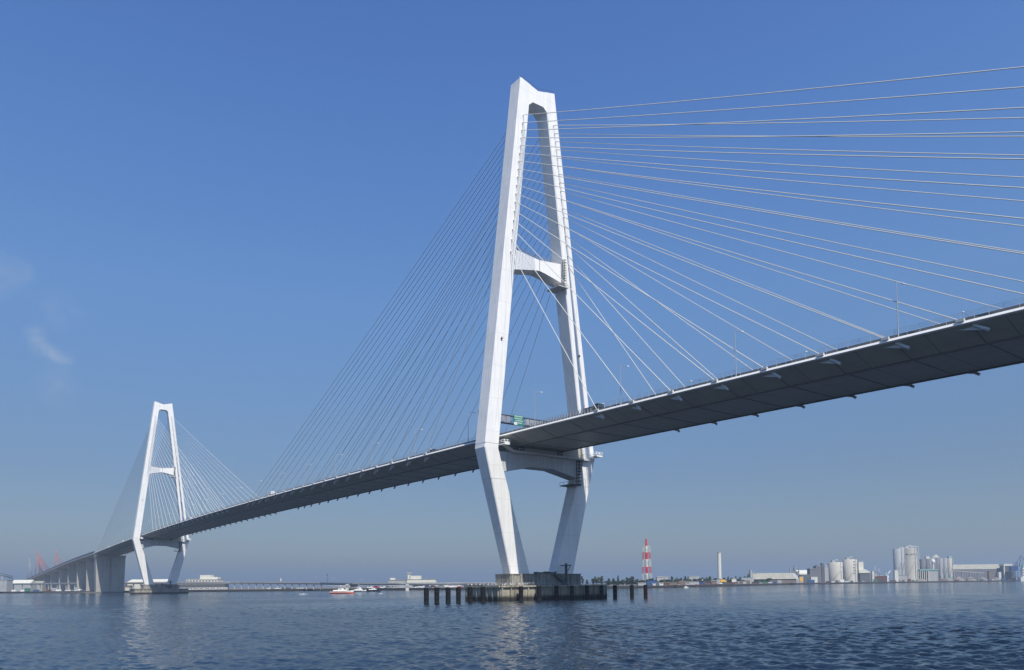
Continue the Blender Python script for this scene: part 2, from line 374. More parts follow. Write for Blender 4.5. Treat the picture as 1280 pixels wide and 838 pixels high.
# deck anchorages
anch=[]
for T in (0,590):
    for sd in (-1,1):
        for sg in (1,-1):
            for k in range(NC):
                p=cable_pts(T,sd,sg,k); u1=T+sd*UA[k]
                anch.append(((Vector((u1,sg*VD,50))-Vector((CU,CV,CZ))).length+(400 if sg<0 else 0),T,sd,sg,k))
anch.sort(); rest=MB()
for i,(dist,T,sd,sg,k) in enumerate(anch):
    p=cable_pts(T,sd,sg,k); d=(p[-1]-p[-2]).normalized(); m=MB() if i<100 else rest
    e=p[-1].copy()
    m.box((e.x-sd*.2,sg*(VD-.25),e.z+.12),(1.5,.62,.55))
    c=Vector((e.x,sg*16.6,e.z)); sc_=1/max(.35,abs(d.z))
    a=c+d*(1.0*sc_); b=c+d*(2.75*sc_)
    m.tube(a,b,.35,n=10)
    a2=Vector((a.x-sd*2.9,sg*16.5,zd(a.x)-1.02)); 
    m.add([(a2.x,sg*16.55,a2.z),(a.x+sd*1.0,sg*16.5,zd(a.x)-1.0),(b.x-sd*.4,sg*16.5,b.z+.15),(a2.x,sg*16.35,a2.z),(a.x+sd*1.0,sg*16.3,zd(a.x)-1.0),(b.x-sd*.4,sg*16.3,b.z+.15)],[(0,1,2),(3,5,4),(0,2,5,3),(2,1,4,5),(1,0,3,4)])
    if i<100: m.build('deck_anchorage','anchor',deck)
o=rest.build('deck_anchorage','anchor',deck); o['kind']='stuff'
# stay cables
rest=MB()
cabs=[(T,sd,sg,k) for T,sd in ((0,-1),(0,1),(590,-1)) for sg in (1,-1) for k in range(NC)]
cabs_part=cabs[:100]; cabs_rest=cabs[100:]+[(590,1,sg,k) for sg in (1,-1) for k in range(NC)]
for c in cabs_part: MB().path(cable_pts(*c),.095 if (c[0]==0 and c[1]==1) else .11,6).build('stay_cable','cable',bridge)
for c in cabs_rest: rest.path(cable_pts(*c),.10,5)
o=rest.build('stay_cable','cable',bridge); o['kind']='stuff'
# end piers
def end_pier(u0):
    m=MB(); zt=zd(min(u0,880))-3.1
    for v0,v1 in ((-17,-1.2),(1.2,17)):
        k=.93
        m.loft([[(u0-6*k,v0*k,-2),(u0-6*k,v1*k,-2),(u0+6*k,v1*k,-2),(u0+6*k,v0*k,-2)],[(u0-6.5,v0,zt-2.4),(u0-6.5,v1,zt-2.4),(u0+6.5,v1,zt-2.4),(u0+6.5,v0,zt-2.4)]])
    m.bb(u0-5,u0+5,-1.4,1.4,-2,zt-2.5)
    m.bb(u0-7,u0+7,-17.6,17.6,zt-2.4,zt)
    return m.build('end_pier','pierconc',bridge)
end_pier(872); end_pier(-292)

# approach viaduct curving away beyond the far end
def vcurve(u):
    t=max(0,u-980); return 0.000085*t*t*-1.0*0+ (0.00012*t*t if t<900 else 0.00012*810000+(t-900)*.216)
via=thing('approach_viaduct','grey approach viaduct on tall wall piers sloping down behind the far end of the bridge','viaduct',(880,0,0))
def zv(u): 
    t=u-880
    return 50.7-.0125*t-.000020*t*t if t<560 else 37.4-.026*(t-560)
vu=[882+i*20 for i in range(52)]
def off(u,v,z): return (u-880,vcurve(u)*VS+v,z)
VS=0.0
m=MB(); m.loft([[off(u,v,zv(u)+z) for v,z in ((16.5,0),(16.5,-.9),(9,-3.8),(-9,-3.8),(-16.5,-.9),(-16.5,0))] for u in vu]); g=m.build('girder','pierconc',via)
for sg in (1,-1):
    m=MB(); m.loft([[off(u,sg*v,zv(u)+z) for v,z in ((16.9,.9),(16.9,-1.0),(16.5,-1.0),(16.5,.9))] for u in vu]); m.build('parapet','wallgrey',via)
    m=MB(); m.loft([[off(u,sg*v,zv(u)+z) for v,z in ((16.4,3.2),(16.3,.9),(16.2,.9),(16.3,3.2))] for u in vu]); m.build('noise_barrier','roofdark',via)
for u0 in (960,1050,1150,1260,1380,1500,1620,1740):
    zt=zv(u0)-3.8; m=MB()
    m.bb(u0-880-1.6,u0-880+1.6,-13.5,14.5,0,zt-2.5)
    m.prism([(-13.5,zt-2.6),(14.5,zt-2.6),(16,zt),(-15,zt)],0,u0-880-1.8,u0-880+1.8)
    m.build('pier','pierconc',via)

# sign gantry across the deck
zg=zd(12)
gan=thing('sign_gantry','dark truss gantry with a green road sign across the deck behind the near pylon','sign gantry',(12,0,zg))
m=MB()
for du in (-.6,.6):
    for z in (8.0,10.9): m.tube((du,-17,z),(du,17,z),.16,n=5)
    for i in range(17): v=-17+i*2; m.tube((du,v,8),(du,v+2 if i%2 else v+2,10.9),.09,n=4) if i%2==0 else m.tube((du,v,10.9),(du,v+2,8),.09,n=4)
for i in range(18): v=-17+i*2; m.tube((-.6,v,8),(.6,v,8),.08,n=4); m.tube((-.6,v,10.9),(.6,v,10.9),.08,n=4)
m.bb(-.65,.65,-17,17,7.8,7.95)
m.build('truss','darksteel',gan)
m=MB(); 
for i in range(15):
    a=-16.6+i*2.25
    if -3.5<a<2.5: continue
    m.bb(-.75,-.62,a,a+1.9,8.35,10.5)
m.build('lattice_screen','steel',gan)
for v in (-17.2,17.2): MB().bb(-.35,.35,v-.35,v+.35,0,11.2).build('post','darksteel',gan)
sp=MB().bb(-1.0,-.85,-2.3,2.3,7.5,11.4).build('sign_panel','green',gan)
m=MB()
for r_,(a,b) in enumerate(((-1.9,1.8),(-1.4,1.9),(-1.9,1.2),(-1.6,1.6))):
    v=a
    while v<b: m.bb(-1.03,-1.004,v,v+.32,10.75-r_*.82,11.15-r_*.82); v+=.5
m.build('sign_lettering','signwhite',sp)
MB().bb(-1.06,-1.005,.7,2.2,7.6,8.7).build('sign_inset','signwhite',sp)

# street lamps along both edges
def lamp_proto(first):
    return None
lu=[19.5+39.45*i for i in range(-5,22)]
proto={}
for sg,side in ((1,'near'),(-1,'far')):
    b0=0
    for i,u in enumerate(lu):
        if u>870: break
        if abs(u)<3 or abs(u-590)<3: continue
        if sg==1 or True:
            loc=(u,sg*17.15,zd(u)+.05)
        if sg not in proto:
            t=thing('street_lamp','x','street lamp',loc,0,'lamps along the bridge deck')
            m=MB().tube((0,0,0),(0,0,1.6),.14,n=8); m.tube((0,0,1.6),(0,0,11.6),.11,.07,n=8); m.build('pole','steel',t)
            m=MB(); m.path([(0,0,11.55),(0,-sg*.5,11.75),(0,-sg*2.7,12.0)],.055,6); m.build('arm','steel',t)
            m=MB(); m.loft([[(a,-sg*2.6,11.95),(a*.7,-sg*2.6,12.1),(-a*.7,-sg*2.6,12.1),(-a,-sg*2.6,11.95)] if False else [(-.16,-sg*y,11.93),(.16,-sg*y,11.93),(.11,-sg*y,12.12),(-.11,-sg*y,12.12)] for y in (2.6,3.0,3.5)]); m.build('lamp_head','lamp',t)
            proto[sg]=t
        else:
            t=copy_tree(proto[sg]); t.location=loc
        if u<0: lab='%s lamp post right of the near pylon on the %s edge of the deck'%(ORD[int(round((19.5-u)/39.45))-1],side)
        elif u<590: lab='%s lamp post left of the near pylon on the %s edge of the deck'%(ORD[int(round((u-19.5)/39.45))],side)
        else: lab='%s lamp post beyond the far pylon on the %s edge of the deck'%(ORD[int(round((u-19.5)/39.45))-15],side)
        t['label']=lab

# vehicles on the deck
def truck(u,v,heading,lab,bodym,cabm,L=8.5,H=3.2,name='truck'):
    t=thing(name,lab,name,(u,v,zd(u)+.03),heading,None)
    MB().bb(-L/2,L/2-2.0,-1.2,1.2,.95,H+.3).build('cargo_box',bodym,t)
    m=MB(); m.prism([(L/2-1.85,.5),(L/2,.5),(L/2,1.6),(L/2-.35,2.7),(L/2-1.85,2.7)],1,-1.15,1.15); cb=m.build('cab',cabm,t)
    MB().prism([(L/2+.02,1.55),(L/2-.30,2.6),(L/2-.34,2.6),(L/2-.02,1.55)],1,-1.0,1.0).build('windscreen','glass',cb)
    MB().bb(-L/2,L/2-.2,-.5,.5,.55,.95).build('chassis','darksteel',t)
    for x in (-L/2+1.3,L/2-1.3):
        for y in (-1.1,1.1): MB().tube((x,y-.15,.5),(x,y+.15,.5),.5,n=12).build('wheel','tyre',t)
def car(loc,heading,lab,m_,name='car',group=None,L=4.4,H=1.5):
    t=thing(name,lab,name if name!='car' else 'car',loc,heading,group)
    m=MB(); h=H/1.5
    m.prism([(-L/2,.35),(L/2,.35),(L/2,.8*h),(L/2-1.0,.92*h),(L/2-1.7,1.45*h),(-L/2+.9,1.5*h),(-L/2+.2,1.0*h),(-L/2,.9*h)],1,-.85,.85); m.build('body',m_,t)
    MB().prism([(L/2-1.12,.95*h),(L/2-1.72,1.38*h),(-L/2+1.0,1.42*h),(-L/2+.5,1.0*h)],1,-.87,.87).build('window','glass',t)
    for x in (-L/2+.8,L/2-.8): MB().tube((x,-.88,.33),(x,.88,.33),.33,n=10).build('wheel','tyre',t)
    return t
truck(-46,15.2,PI,'black truck on the deck in front of the right leg of the near pylon','black','black',6.6,1.9)
truck(238,14.6,0,'white box truck on the deck between the two pylons','vwhite','vwhite',8.0,3.0)
car((48,15.2,zd(48)+.03),0,'dark car on the deck just left of the near pylon','black',H=1.9,L=4.8)
for i,(u,mm,l) in enumerate(((420,'vwhite','white van on the left half of the main span'),(700,'vwhite','white van beyond the far pylon'),(790,'vwhite','small white van near the far end pier'))):
    car((u,14.8,zd(u)+.03),0,l,mm,'van',H=2.3,L=5.2)
t=car((965,14,zv(965)+.03),0,'white van on the approach viaduct seen above its parapet','vwhite','van',H=2.4,L=5.5)

# ------------------------------------------------------------------ dolphin piles and gulls
px=[532.5,545.5,559.5,564.5,572.5,587,603,650.5,673,695,714,733,751,768,773,789,806]
def v_at(x,u):
    # plan position where the sight line at x meets the row
    k=(x-640)/F; d=fh+rh*k; t=(u-CU)/d.x; return CV+t*d.y
pile_v=[v_at(x,-12.8) for x in px]
pr=None
for i,v in enumerate(pile_v):
    w=.75 if i not in (1,) else .95
    u=-12.8 if i not in (3,14) else -10.6
    if pr is None:
        t=thing('fender_pile','x','pile',(u,v,0),0,'black fender piles in the water before the near pylon')
        m=MB(); m.lathe([(w,-3),(w,4.35),(w*.9,4.7)],n=12); m.build('pile_body','pile',t)
        for z0_ in (1.6,3.2): MB().lathe([(w+.1,z0_),(w+.1,z0_+.3)],n=12).build('band','black',t)
        pr=t
    else:
        t=copy_tree(pr); t.location=(u,v,0)
    t['label']='%s black fender pile from the left in the row before the near pylon base'%ORD[i]
gp=None
def gull(loc,rz,lab):
    global gp
    if gp is None:
        t=thing('seagull','x','bird',loc,rz,'gulls resting around the near pylon base')
        m=MB(); m.lathe([(.02,-.3),(.1,-.2),(.15,-.02),(.13,.12),(.05,.25)],n=8)
        vv=[(z+0.02,x,y+.28) for x,y,z in m.v]; m.v=vv; m.lathe([(.02,-.07),(.075,-.02),(.07,.05),(.02,.09)],(.24,0,.46),n=8); m.tube((.2,0,.3),(.24,0,.46),.055,n=6)
        m.build('body','gull',t)
        MB().box((-.08,0,.38),(.42,.24,.07)).build('wings','gullwing',t)
        m=MB(); m.tube((0,.05,0),(0,.05,.18),.015,n=4); m.tube((0,-.05,0),(0,-.05,.18),.015,n=4); m.tube((.3,0,.46),(.38,0,.44),.02,.008,n=4); m.build('legs_and_bill','yellow',t); gp=t
    else:
        t=copy_tree(gp); t.location=loc; t.rotation_euler.z=rz
    t.scale=(1.3,1.3,1.3); t['label']=lab
for i in (1,2,4,11):
    gull((-12.8,pile_v[i],4.7),rnd.uniform(0,6),'white gull standing on the %s black fender pile from the left'%ORD[i])
us=sorted([(-10.7+(26-0)*0,v) for v in [24.6-j*.95-rnd.random()*.5 for j in range(12)]],key=lambda a:-a[1])
for i,(u,v) in enumerate(us): gull((u,v,5.05),rnd.uniform(0,6),'%s white gull from the left on the front edge of the near fender platform'%ORD[i])
for i in range(8): gull((-8.6+i*2.4,25.3,5.05),rnd.uniform(0,6),'%s white gull from the left on the shaded left edge of the near fender platform'%ORD[7-i])

# ------------------------------------------------------------------ land
SH=[(-250,1500),(-100,1320),(0,1200),(120,1010),(300,965),(420,950),(560,830),(700,800),(820,800),(865,860),(1000,1250),(1280,1700),(1500,1950)]
def Zs(x):
    for (a,za),(b,zb) in zip(SH,SH[1:]):
        if x<=b: return za+(zb-za)*(x-a)/(b-a)
    return SH[-1][1]
LZ=2.6
front=[P(x,z) for x,z in SH]; 
# the far pylon's side: pull the land clear of the end pier
back=[P(x,5200) for x,z in SH]
m=MB(); nS=len(SH)
vs=[];fs=[]
for f,b in zip(front,back): vs+=[(f.x,f.y,-2),(f.x,f.y,LZ),(b.x,b.y,LZ),(b.x,b.y,-2)]
for i in range(nS-1):
    a=i*4;b=a+4; fs+=[(a+1,b+1,b+2,a+2)]
m.add(vs,fs); o=m.build('shore_ground','land'); o['kind']='structure'
m=MB(); 
for i in range(nS-1): a=i*4;b=a+4; m.add([vs[a],vs[a+1],vs[b+1],vs[b]],[(0,1,2,3)])
o=m.build('quay_wall','quay'); tag(o,'long dark stained quay wall along the far waterline','quay wall')
# small headland the far end pier stands on
m=MB(); m.prism([(858,-30),(858,30),(1000,60),(1000,-60)],2,-2,1.6); o=m.build('headland','land'); o['kind']='structure'

# thing at distance: local x right, y away, z up; px helpers
def far(name,label,cat,x,Z,group=None,rz=0,z=LZ):
    t=thing(name,label,cat,P(x,Z,z),VIEWROT+rz,group); t['_x']=0; del t['_x']; return t
class FB:
    """build in pixels of the photo around an anchor x at distance Z, base z"""
    def __init__(s,x,Z,z=LZ): s.x=x;s.Z=Z;s.k=Z/F;s.z=z
    def X(s,px): return (px-s.x)*s.k
    def H(s,px,y): return zp(px,y,s.Z)-s.z
def house(name,label,cat,x0,x1,y0,Z=None,wall='wallwhite',roof='roofgrey',depth=None,win=0,gable=0,group=None,rz=0,overh=.4,yb=None):
    xc=(x0+x1)/2; Z=Z or Zs(xc)+25; f=FB(xc,Z); t=far(name,label,cat,xc,Z,group,rz)
    w=(x1-x0)*f.k; h=f.H(xc,y0); d=depth or max(6,w*.5); hz=h*(1-gable)
    if gable:
        MB().bb(-w/2,w/2,0,d,0,hz).build('wall',wall,t)
        MB().prism([(-.4,hz),(d+.4,hz),(d/2,h)],0,-w/2-overh,w/2+overh).build('roof',roof,t)
    else:
        MB().bb(-w/2,w/2,0,d,0,h-.35).build('wall',wall,t)
        MB().bb(-w/2-overh,w/2+overh,-overh,d+overh,h-.35,h).build('roof',roof,t)
    if win:
        nw=max(2,int(w/3.4)); fl=max(1,int(hz/3.6)); 
        if nw*fl>40: nw=40//fl
        for r_ in range(fl):
            for i in range(nw):
                xw=-w/2+w*(i+.5)/nw; zz=1.2+r_*3.5
                if zz+1.5<hz: MB().bb(xw-w/nw*.3,xw+w/nw*.3,-.06,.1,zz,zz+1.4).build('window','glass',t)
    return t,f
# --- left side buildings
house('storage_hall','plain pale box-shaped hall at the far left edge on the quay','hall',-14,8.6,725,wall='wallgrey',roof='wallgrey',Z=1190)
t,f=house('terminal_building','wide two-tier cream building behind the low viaduct right of the far pylon','building',232.5,271.5,724,win=1,Z=1060,roof='wallwhite')
MB().bb(f.X(248.7),f.X(262.5),3,14,f.H(255,724),f.H(255,719)).build('upper_storey','wallwhite',t)
MB().bb(f.X(262.5),f.X(271.0),3,14,f.H(255,724),f.H(255,721.6)).build('upper_storey','wallwhite',t)
t,f=house('control_building','long cream building with a small turret behind the low viaduct, nearest the near pylon','building',508,544,724.2,win=1,Z=900,roof='roofgrey')
m=MB().bb(f.X(510.8),f.X(525.4),2,11,f.H(520,724.2),f.H(520,719.8)); m.build('upper_storey','wallwhite',t)
m=MB(); m.bb(f.X(509),f.X(512.5),2,6,f.H(511,724.2),f.H(511,717.3)); tw=m.build('turret','wallwhite',t)
MB().bb(f.X(508.2),f.X(513.6),1.2,6.6,f.H(511,717.3),f.H(511,715.6)).build('turret_cabin','wallgrey',tw)
MB().tube((f.X(511),4,f.H(511,715.6)),(f.X(511),4,f.H(511,713)),.15,n=5).build('mast','darksteel',tw)
t,f=house('office_block','low grey office wing with dark windows left of the turreted cream building','building',485,507,725,wall='wallgrey',win=1,Z=905)
MB().bb(f.X(487),f.X(493),2,7,f.H(490,724.9),f.H(490,722.6)).build('roof_house','wallwhite',t)
house('warehouse','long low white warehouse behind the legs of the far pylon','warehouse',159,208,724.2,Z=1120,gable=.25,roof='wallwhite')
house('warehouse','long thin pale warehouse on the skyline right of the turreted cream building','warehouse',550,574,728.3,Z=1000,roof='wallwhite',gable=.2)
house('warehouse','low pale warehouse with a cut corner behind the low viaduct at far left','warehouse',14,38,725,Z=1400,roof='wallwhite',gable=.3,wall='wallgrey')
house('warehouse','low grey warehouse behind the low viaduct between the pale hall and the approach viaduct','warehouse',39,53,726.5,Z=1420,wall='wallgrey',gable=.2)
house('shed','small dark shed under the low viaduct beside the far end pier','shed',154,163,732,Z=1060,wall='wallbrown',roof='roofdark')
house('shed','small white shed between the far end pier and the far pylon base','shed',156.5,161.5,733.8,Z=1020,wall='wallwhite',roof='wallwhite')
house('market_hall','long dark open hall with white fascia left of the shore viaduct columns','hall',219,281,730,Z=1000,wall='roofdark',roof='wallwhite',depth=14)
# far dark elevated curve at extreme left
t=thing('elevated_road','dark curved elevated road rising at the extreme left edge behind the pale hall','elevated road',P(0,1600,0))
m=MB(); pts=[]
for i in range(13):
    x=-30+i*3.6; y=716.6+max(0,(x+2))**1.6*.045 if x>-2 else 716.6
    pts.append(P(x,1600,zp(x,y,1600)))
for q,dz in ((0,0),(1,-4.5)):
    for a,b in zip(pts,pts[1:]):
        m.loft([[tuple(p-t.location+Vector((0,0,dz+e))+fh*g) for e,g in ((0,0),(-1.3,0),(-1.3,9),(0,9))] for p in (a,b)])
m.build('girder','roofdark',t)
for i in (3,6,9): 
    p=pts[i]-t.location; MB().box((p.x,p.y,(p.z-6)/2),(2.2,2.2,max(2,p.z-6))).build('column','wallgrey',t)

# low viaduct crossing the picture
LV=[(-120,1340,15.5),(0,1230,15),(130,1080,13.4),(230,1035,12.6),(300,1010,11.8),(400,935,9.2),(434,850,8.0),(509,800,7.1),(620,790,6.6),(700,800,6.4)]
def lvp(x):
    for a,b in zip(LV,LV[1:]):
        if x<=b[0]: q=(x-a[0])/(b[0]-a[0]); return a[1]+(b[1]-a[1])*q,a[2]+(b[2]-a[2])*q
lv=thing('low_viaduct','long low grey viaduct on short columns running along the far shore and over the inlet','viaduct',P(300,1010,0))
o0=lv.location
xs=list(range(-120,701,20)); m=MB(); m2=MB()
def lring(x,prof):
    Z,z=lvp(x); return [tuple(P(x,Z+g,z+e)-o0) for g,e in prof]
for a,b in zip(xs,xs[1:]):
    m.loft([lring(q,((0,0),(0,-1.5),(9,-1.5),(9,0))) for q in (a,b)])
    m2.loft([lring(q,((-.4,1.1),(-.4,-.1),(-.05,-.1),(-.05,1.1))) for q in (a,b)])
m.build('girder','silodark',lv); m2.build('parapet','wallgrey',lv)  # girder coloured dark to stand for the shadow beneath the parapet
n=0
for x in list(range(-115,112,11))+list(range(158,410,9)):
    Z,z=lvp(x); p=P(x,Z+2,0)-o0; m=MB(); m.box((p.x,p.y,(z-1.5)/2+.8),(1.3,1.3,z-1.5-1.6),VIEWROT); m.build('column','silogrey',lv)
for x in (434,509,586):
    Z,z=lvp(x); p=P(x,Z+3,0)-o0
    m=MB(); m.box((p.x,p.y,z/2-1.2),(3.4,4,z+1.4),VIEWROT); m.build('river_pier','wallwhite',lv)
    mm=MB()
    for s in (-1,1):
        q=[P(x+s*a,Z+1,z-1.5-b)-o0 for a,b in ((0,0),(0,3.0),(14,1.0),(30,.05),(30,0))]
        mm.loft([[tuple(v_) for v_ in q],[tuple(v_+fh*5) for v_ in q]])
    mm.build('haunch','silogrey',lv)
# things on the low viaduct skyline
for i,(x,h,lab) in enumerate(((409,11,'tall dark mast on the low viaduct above the patrol boat'),(350.5,6,'short pale mast with a box standing on the low viaduct'),(395,9,'thin grey lamp post on the low viaduct left of the patrol boat'),(416,7,'thin grey lamp post on the low viaduct just right of the tall dark mast'),(452,6,'short grey lamp post on the low viaduct right of the boats'))):
    Z,z=lvp(x); t=thing('mast' if i<2 else 'street_lamp',lab,'mast' if i<2 else 'street lamp',P(x,Z+1,z))
    MB().tube((0,0,0),(0,0,h),.22 if i==0 else .12,n=6).build('pole','darksteel' if i==0 else 'steel',t)
    if i==0: MB().bb(-.9,.9,-.5,.5,h-1.2,h).build('floodlight','darksteel',t)
    elif i==1: MB().bb(-1.3,1.3,-.6,.6,h-4,h).build('cabinet','wallwhite',t)
    else: MB().tube((0,0,h),(rh.x*2,rh.y*2,h+.3),.1,n=5).build('arm','steel',t)

# vehicles, containers and boats along the left quay
def boxrow(name,cat,x,Z,w,h,d,m_,lab,group=None,z=LZ,roofm=None,winrow=False):
    t=far(name,lab,cat,x,Z,group,rnd.uniform(-.08,.08),z)
    MB().bb(-w/2,w/2,0,d,.0 if name!='bus' else .5,h).build('body',m_,t)
    if name=='container':
        m=MB()
        for i in range(int(w/.6)): m.bb(-w/2+.2+i*.6,-w/2+.45+i*.6,-.06,0,.15,h-.15)
        m.build('corrugation',m_,t)
    if winrow or name=='bus': MB().bb(-w/2+.4,w/2-.4,-.05,.1,h*.5,h*.8).build('window',"glass",t)
    if name=='bus':
        for q in (-w*.3,w*.3): MB().tube((q,0,.5),(q,d,.5),.5,n=10).build('wheel','tyre',t)
    return t
for i in range(9): boxrow('bus','bus',223+i*7.2,985,6.4,2.9,2.5,'bwhite','%s white bus from the left parked on the quay right of the far pylon'%ORD[i],'white buses parked on the quay')
for i in range(8): 
    p=P(83.5+i*3.8,1085,LZ); car(p,VIEWROT,'%s pale car from the left parked on the quay left of the far end pier'%ORD[i],['vwhite','bwhite','cargrey'][i%3] if i%4 else 'vwhite','car','cars parked left of the far end pier',H=2.0,L=4.6)
for i in range(10):
    p=P(336+i*4.6,975,LZ); car(p,VIEWROT,'%s small car from the left under the low viaduct left of the patrol boat'%ORD[i],['vwhite','cargrey','vwhite'][i%3],'car','cars parked under the low viaduct',H=1.8)
cols=['vwhite','cargreen','rust','silogrey','carblue','wallgrey','vwhite','wallbrown']
cn={'vwhite':'white','cargreen':'green','rust':'rusty brown','silogrey':'pale grey','carblue':'blue','wallgrey':'grey','wallbrown':'brown'}
for i,x in enumerate((17,24.5,29,34,45,56,62,68,73,96,100)):
    mm=cols[(i*3)%8]; boxrow('container','container',x,1225-x*1.4,6+rnd.random()*3,2.6+2.4*(i%2),2.6,mm,'%s container, %s from the left under the low viaduct at far left'%(cn[mm],ORD[i]),'containers under the low viaduct at left')
for i,x in enumerate((462,470,478,485,519,527,534,541,552,563,575)):
    mm=['vwhite','carred','vwhite','cargrey','vwhite','vwhite','carblue','rust','cargrey','vwhite','carred'][i]
    t=car(P(x,Zs(x)+8,LZ),VIEWROT+rnd.uniform(-.3,.3),'%s van %s from the left parked on the quay behind the low viaduct piers'%({'vwhite':'white','carred':'red','cargrey':'grey','carblue':'blue','rust':'brown'}[mm],ORD[i]),mm,'van','vans parked behind the viaduct piers',H=2.8,L=6.5)

# boats
def boat(lab,x,Z,L,hullm,hb,stripe=None,cab=1.0,heading=0,h=1.4):
    t=far('motor_boat',lab,'boat',x,Z,None,heading,0)
    rings=[]
    for s,wd,sh in ((-.5,.85,1),(-.2,1,1),(.15,.95,1.05),(.35,.6,1.2),(.5,.06,1.45)):
        w=L*.15*wd; rings.append([(s*L,-w*.55,-.3),(s*L,w*.55,-.3),(s*L+(.25 if s>.4 else 0),w,h*sh),(s*L+(.25 if s>.4 else 0),-w,h*sh)])
    MB().loft(rings).build('hull',hullm,t)
    if stripe:
        MB().loft([[(x_,y*1.015,z*.45-.1) if z>0 else (x_,y*1.1,-.32) for x_,y,z in r] for r in rings]).build('boot_stripe',stripe,t)
    m=MB(); m.prism([(-.36*L,h),(.22*L,h),(.15*L,h+1.0*cab),(-.36*L,h+.8*cab)],1,-L*.10,L*.10); c=m.build('superstructure','bwhite',t)
    m=MB(); m.prism([(-.16*L,h+.8*cab),(.11*L,h+.9*cab),(.04*L,h+2.1*cab),(-.13*L,h+2.1*cab)],1,-L*.085,L*.085); w=m.build('wheelhouse','bwhite',t)
    MB().bb(-.11*L,.0*L,-L*.09,L*.09,h+1.2*cab,h+1.7*cab).build('window','glass',w)
    m=MB(); m.tube((-.05*L,0,h+2.1*cab),(-.05*L,0,h+4.2*cab),.07,n=5); m.tube((-.05*L,-.7,h+3.2*cab),(-.05*L,.7,h+3.2*cab),.05,n=5); m.build('mast','bwhite',t)
    return t
boat('orange and white patrol boat with a low cabin speeding left of the viaduct pier',427,560,17,'bwhite',0,'orange',1.05,heading=.08,h=1.8)
t=bpy.data.objects['motor_boat']
boat('white cabin cruiser just behind the bow of the orange patrol boat',449,690,13,'bwhite',0,'navy',1.4,heading=-.2)
boat('dark hulled launch with small cabin, rightmost of the three moving boats',467,720,13,'navy',0,None,.9,heading=.1,h=1.6)
boat('tiny white boat lying below the quay right of the lattice tower',856.5,760,4.5,'bwhite',0,None,.5,h=.7)
boat('small white sailing dinghy hull beside the far pylon foot',221,900,5,'bwhite',0,None,1.2,h=1)
# wakes
def wake(x0,x1,y,w):
    Z=5.39*F/(y-yh((x0+x1)/2)); m=MB(); n=40; top=[];bot=[];rid=[]
    for i in range(n+1):
        x=x0+(x1-x0)*i/n; e=math.sin(PI*i/n)**.6*w*(.6+.5*rnd.random()); a=P(x,Z-e,.12); b=P(x,Z+e,.12); top.append(a);bot.append(b); rid.append(P(x,Z,.05+(.10+.55*rnd.random()**2)*math.sin(PI*i/n)**.5))
    for i in range(n): m.add([top[i],top[i+1],rid[i+1],rid[i]],[(0,1,2,3)]); m.add([rid[i],rid[i+1],bot[i+1],bot[i]],[(0,1,2,3)])
    o=m.build('wake','foam'); o['kind']='stuff'
wake(392,413,745.0,2.5); wake(354,386,743.2,2); wake(472,479,742.2,2)

# red pylons of a distant bridge
def redpyl(x,ytop,Z,wpx,lab,m_='redbridge',nm='red_bridge_pylon',y0=722):
    t=far(nm,lab,'bridge pylon',x,Z,'pylons of the distant red bridge' if m_=='redbridge' else None,0,LZ); k=Z/F; h=zp(x,ytop,Z)-LZ; w=wpx*k/2
    for s in (-1,1):
        m=MB(); m.tube((s*w,0,0),(s*w*.95,0,h*.35),k*.45,k*.4,n=6); m.tube((s*w*.95,0,h*.35),(0,0,h*.97),k*.4,k*.35,n=6); m.build('leg',m_,t)
    m=MB().box((0,0,h*.36),(2*w,4,4)); m.build('crossbeam',m_,t)
    m=MB().tube((0,0,h*.86),(0,0,h),k*.5,n=6); m.build('head',m_,t)
    m=MB()
    for s in (-1,1):
        for i in range(5): m.tube((0,0,h*(.95-.05*i)),(s*k*(9-i*1.2),60,h*.36),.5,n=3)
    m.build('stay_cable',m_,t)
redpyl(46.4,688,2700,6.0,'tall red A-shaped pylon far behind at left, the leftmost of the red ones')
redpyl(50.3,695.5,3300,4.5,'shorter red A-shaped pylon just right of the tallest red pylon at far left')
redpyl(70,688.5,2900,6.5,'red A-shaped pylon rising behind the approach viaduct, rightmost of the red ones')
redpyl(36.5,699,3400,5.0,'faint white pylon far behind, left of the red pylons','wallgrey','white_pylon')

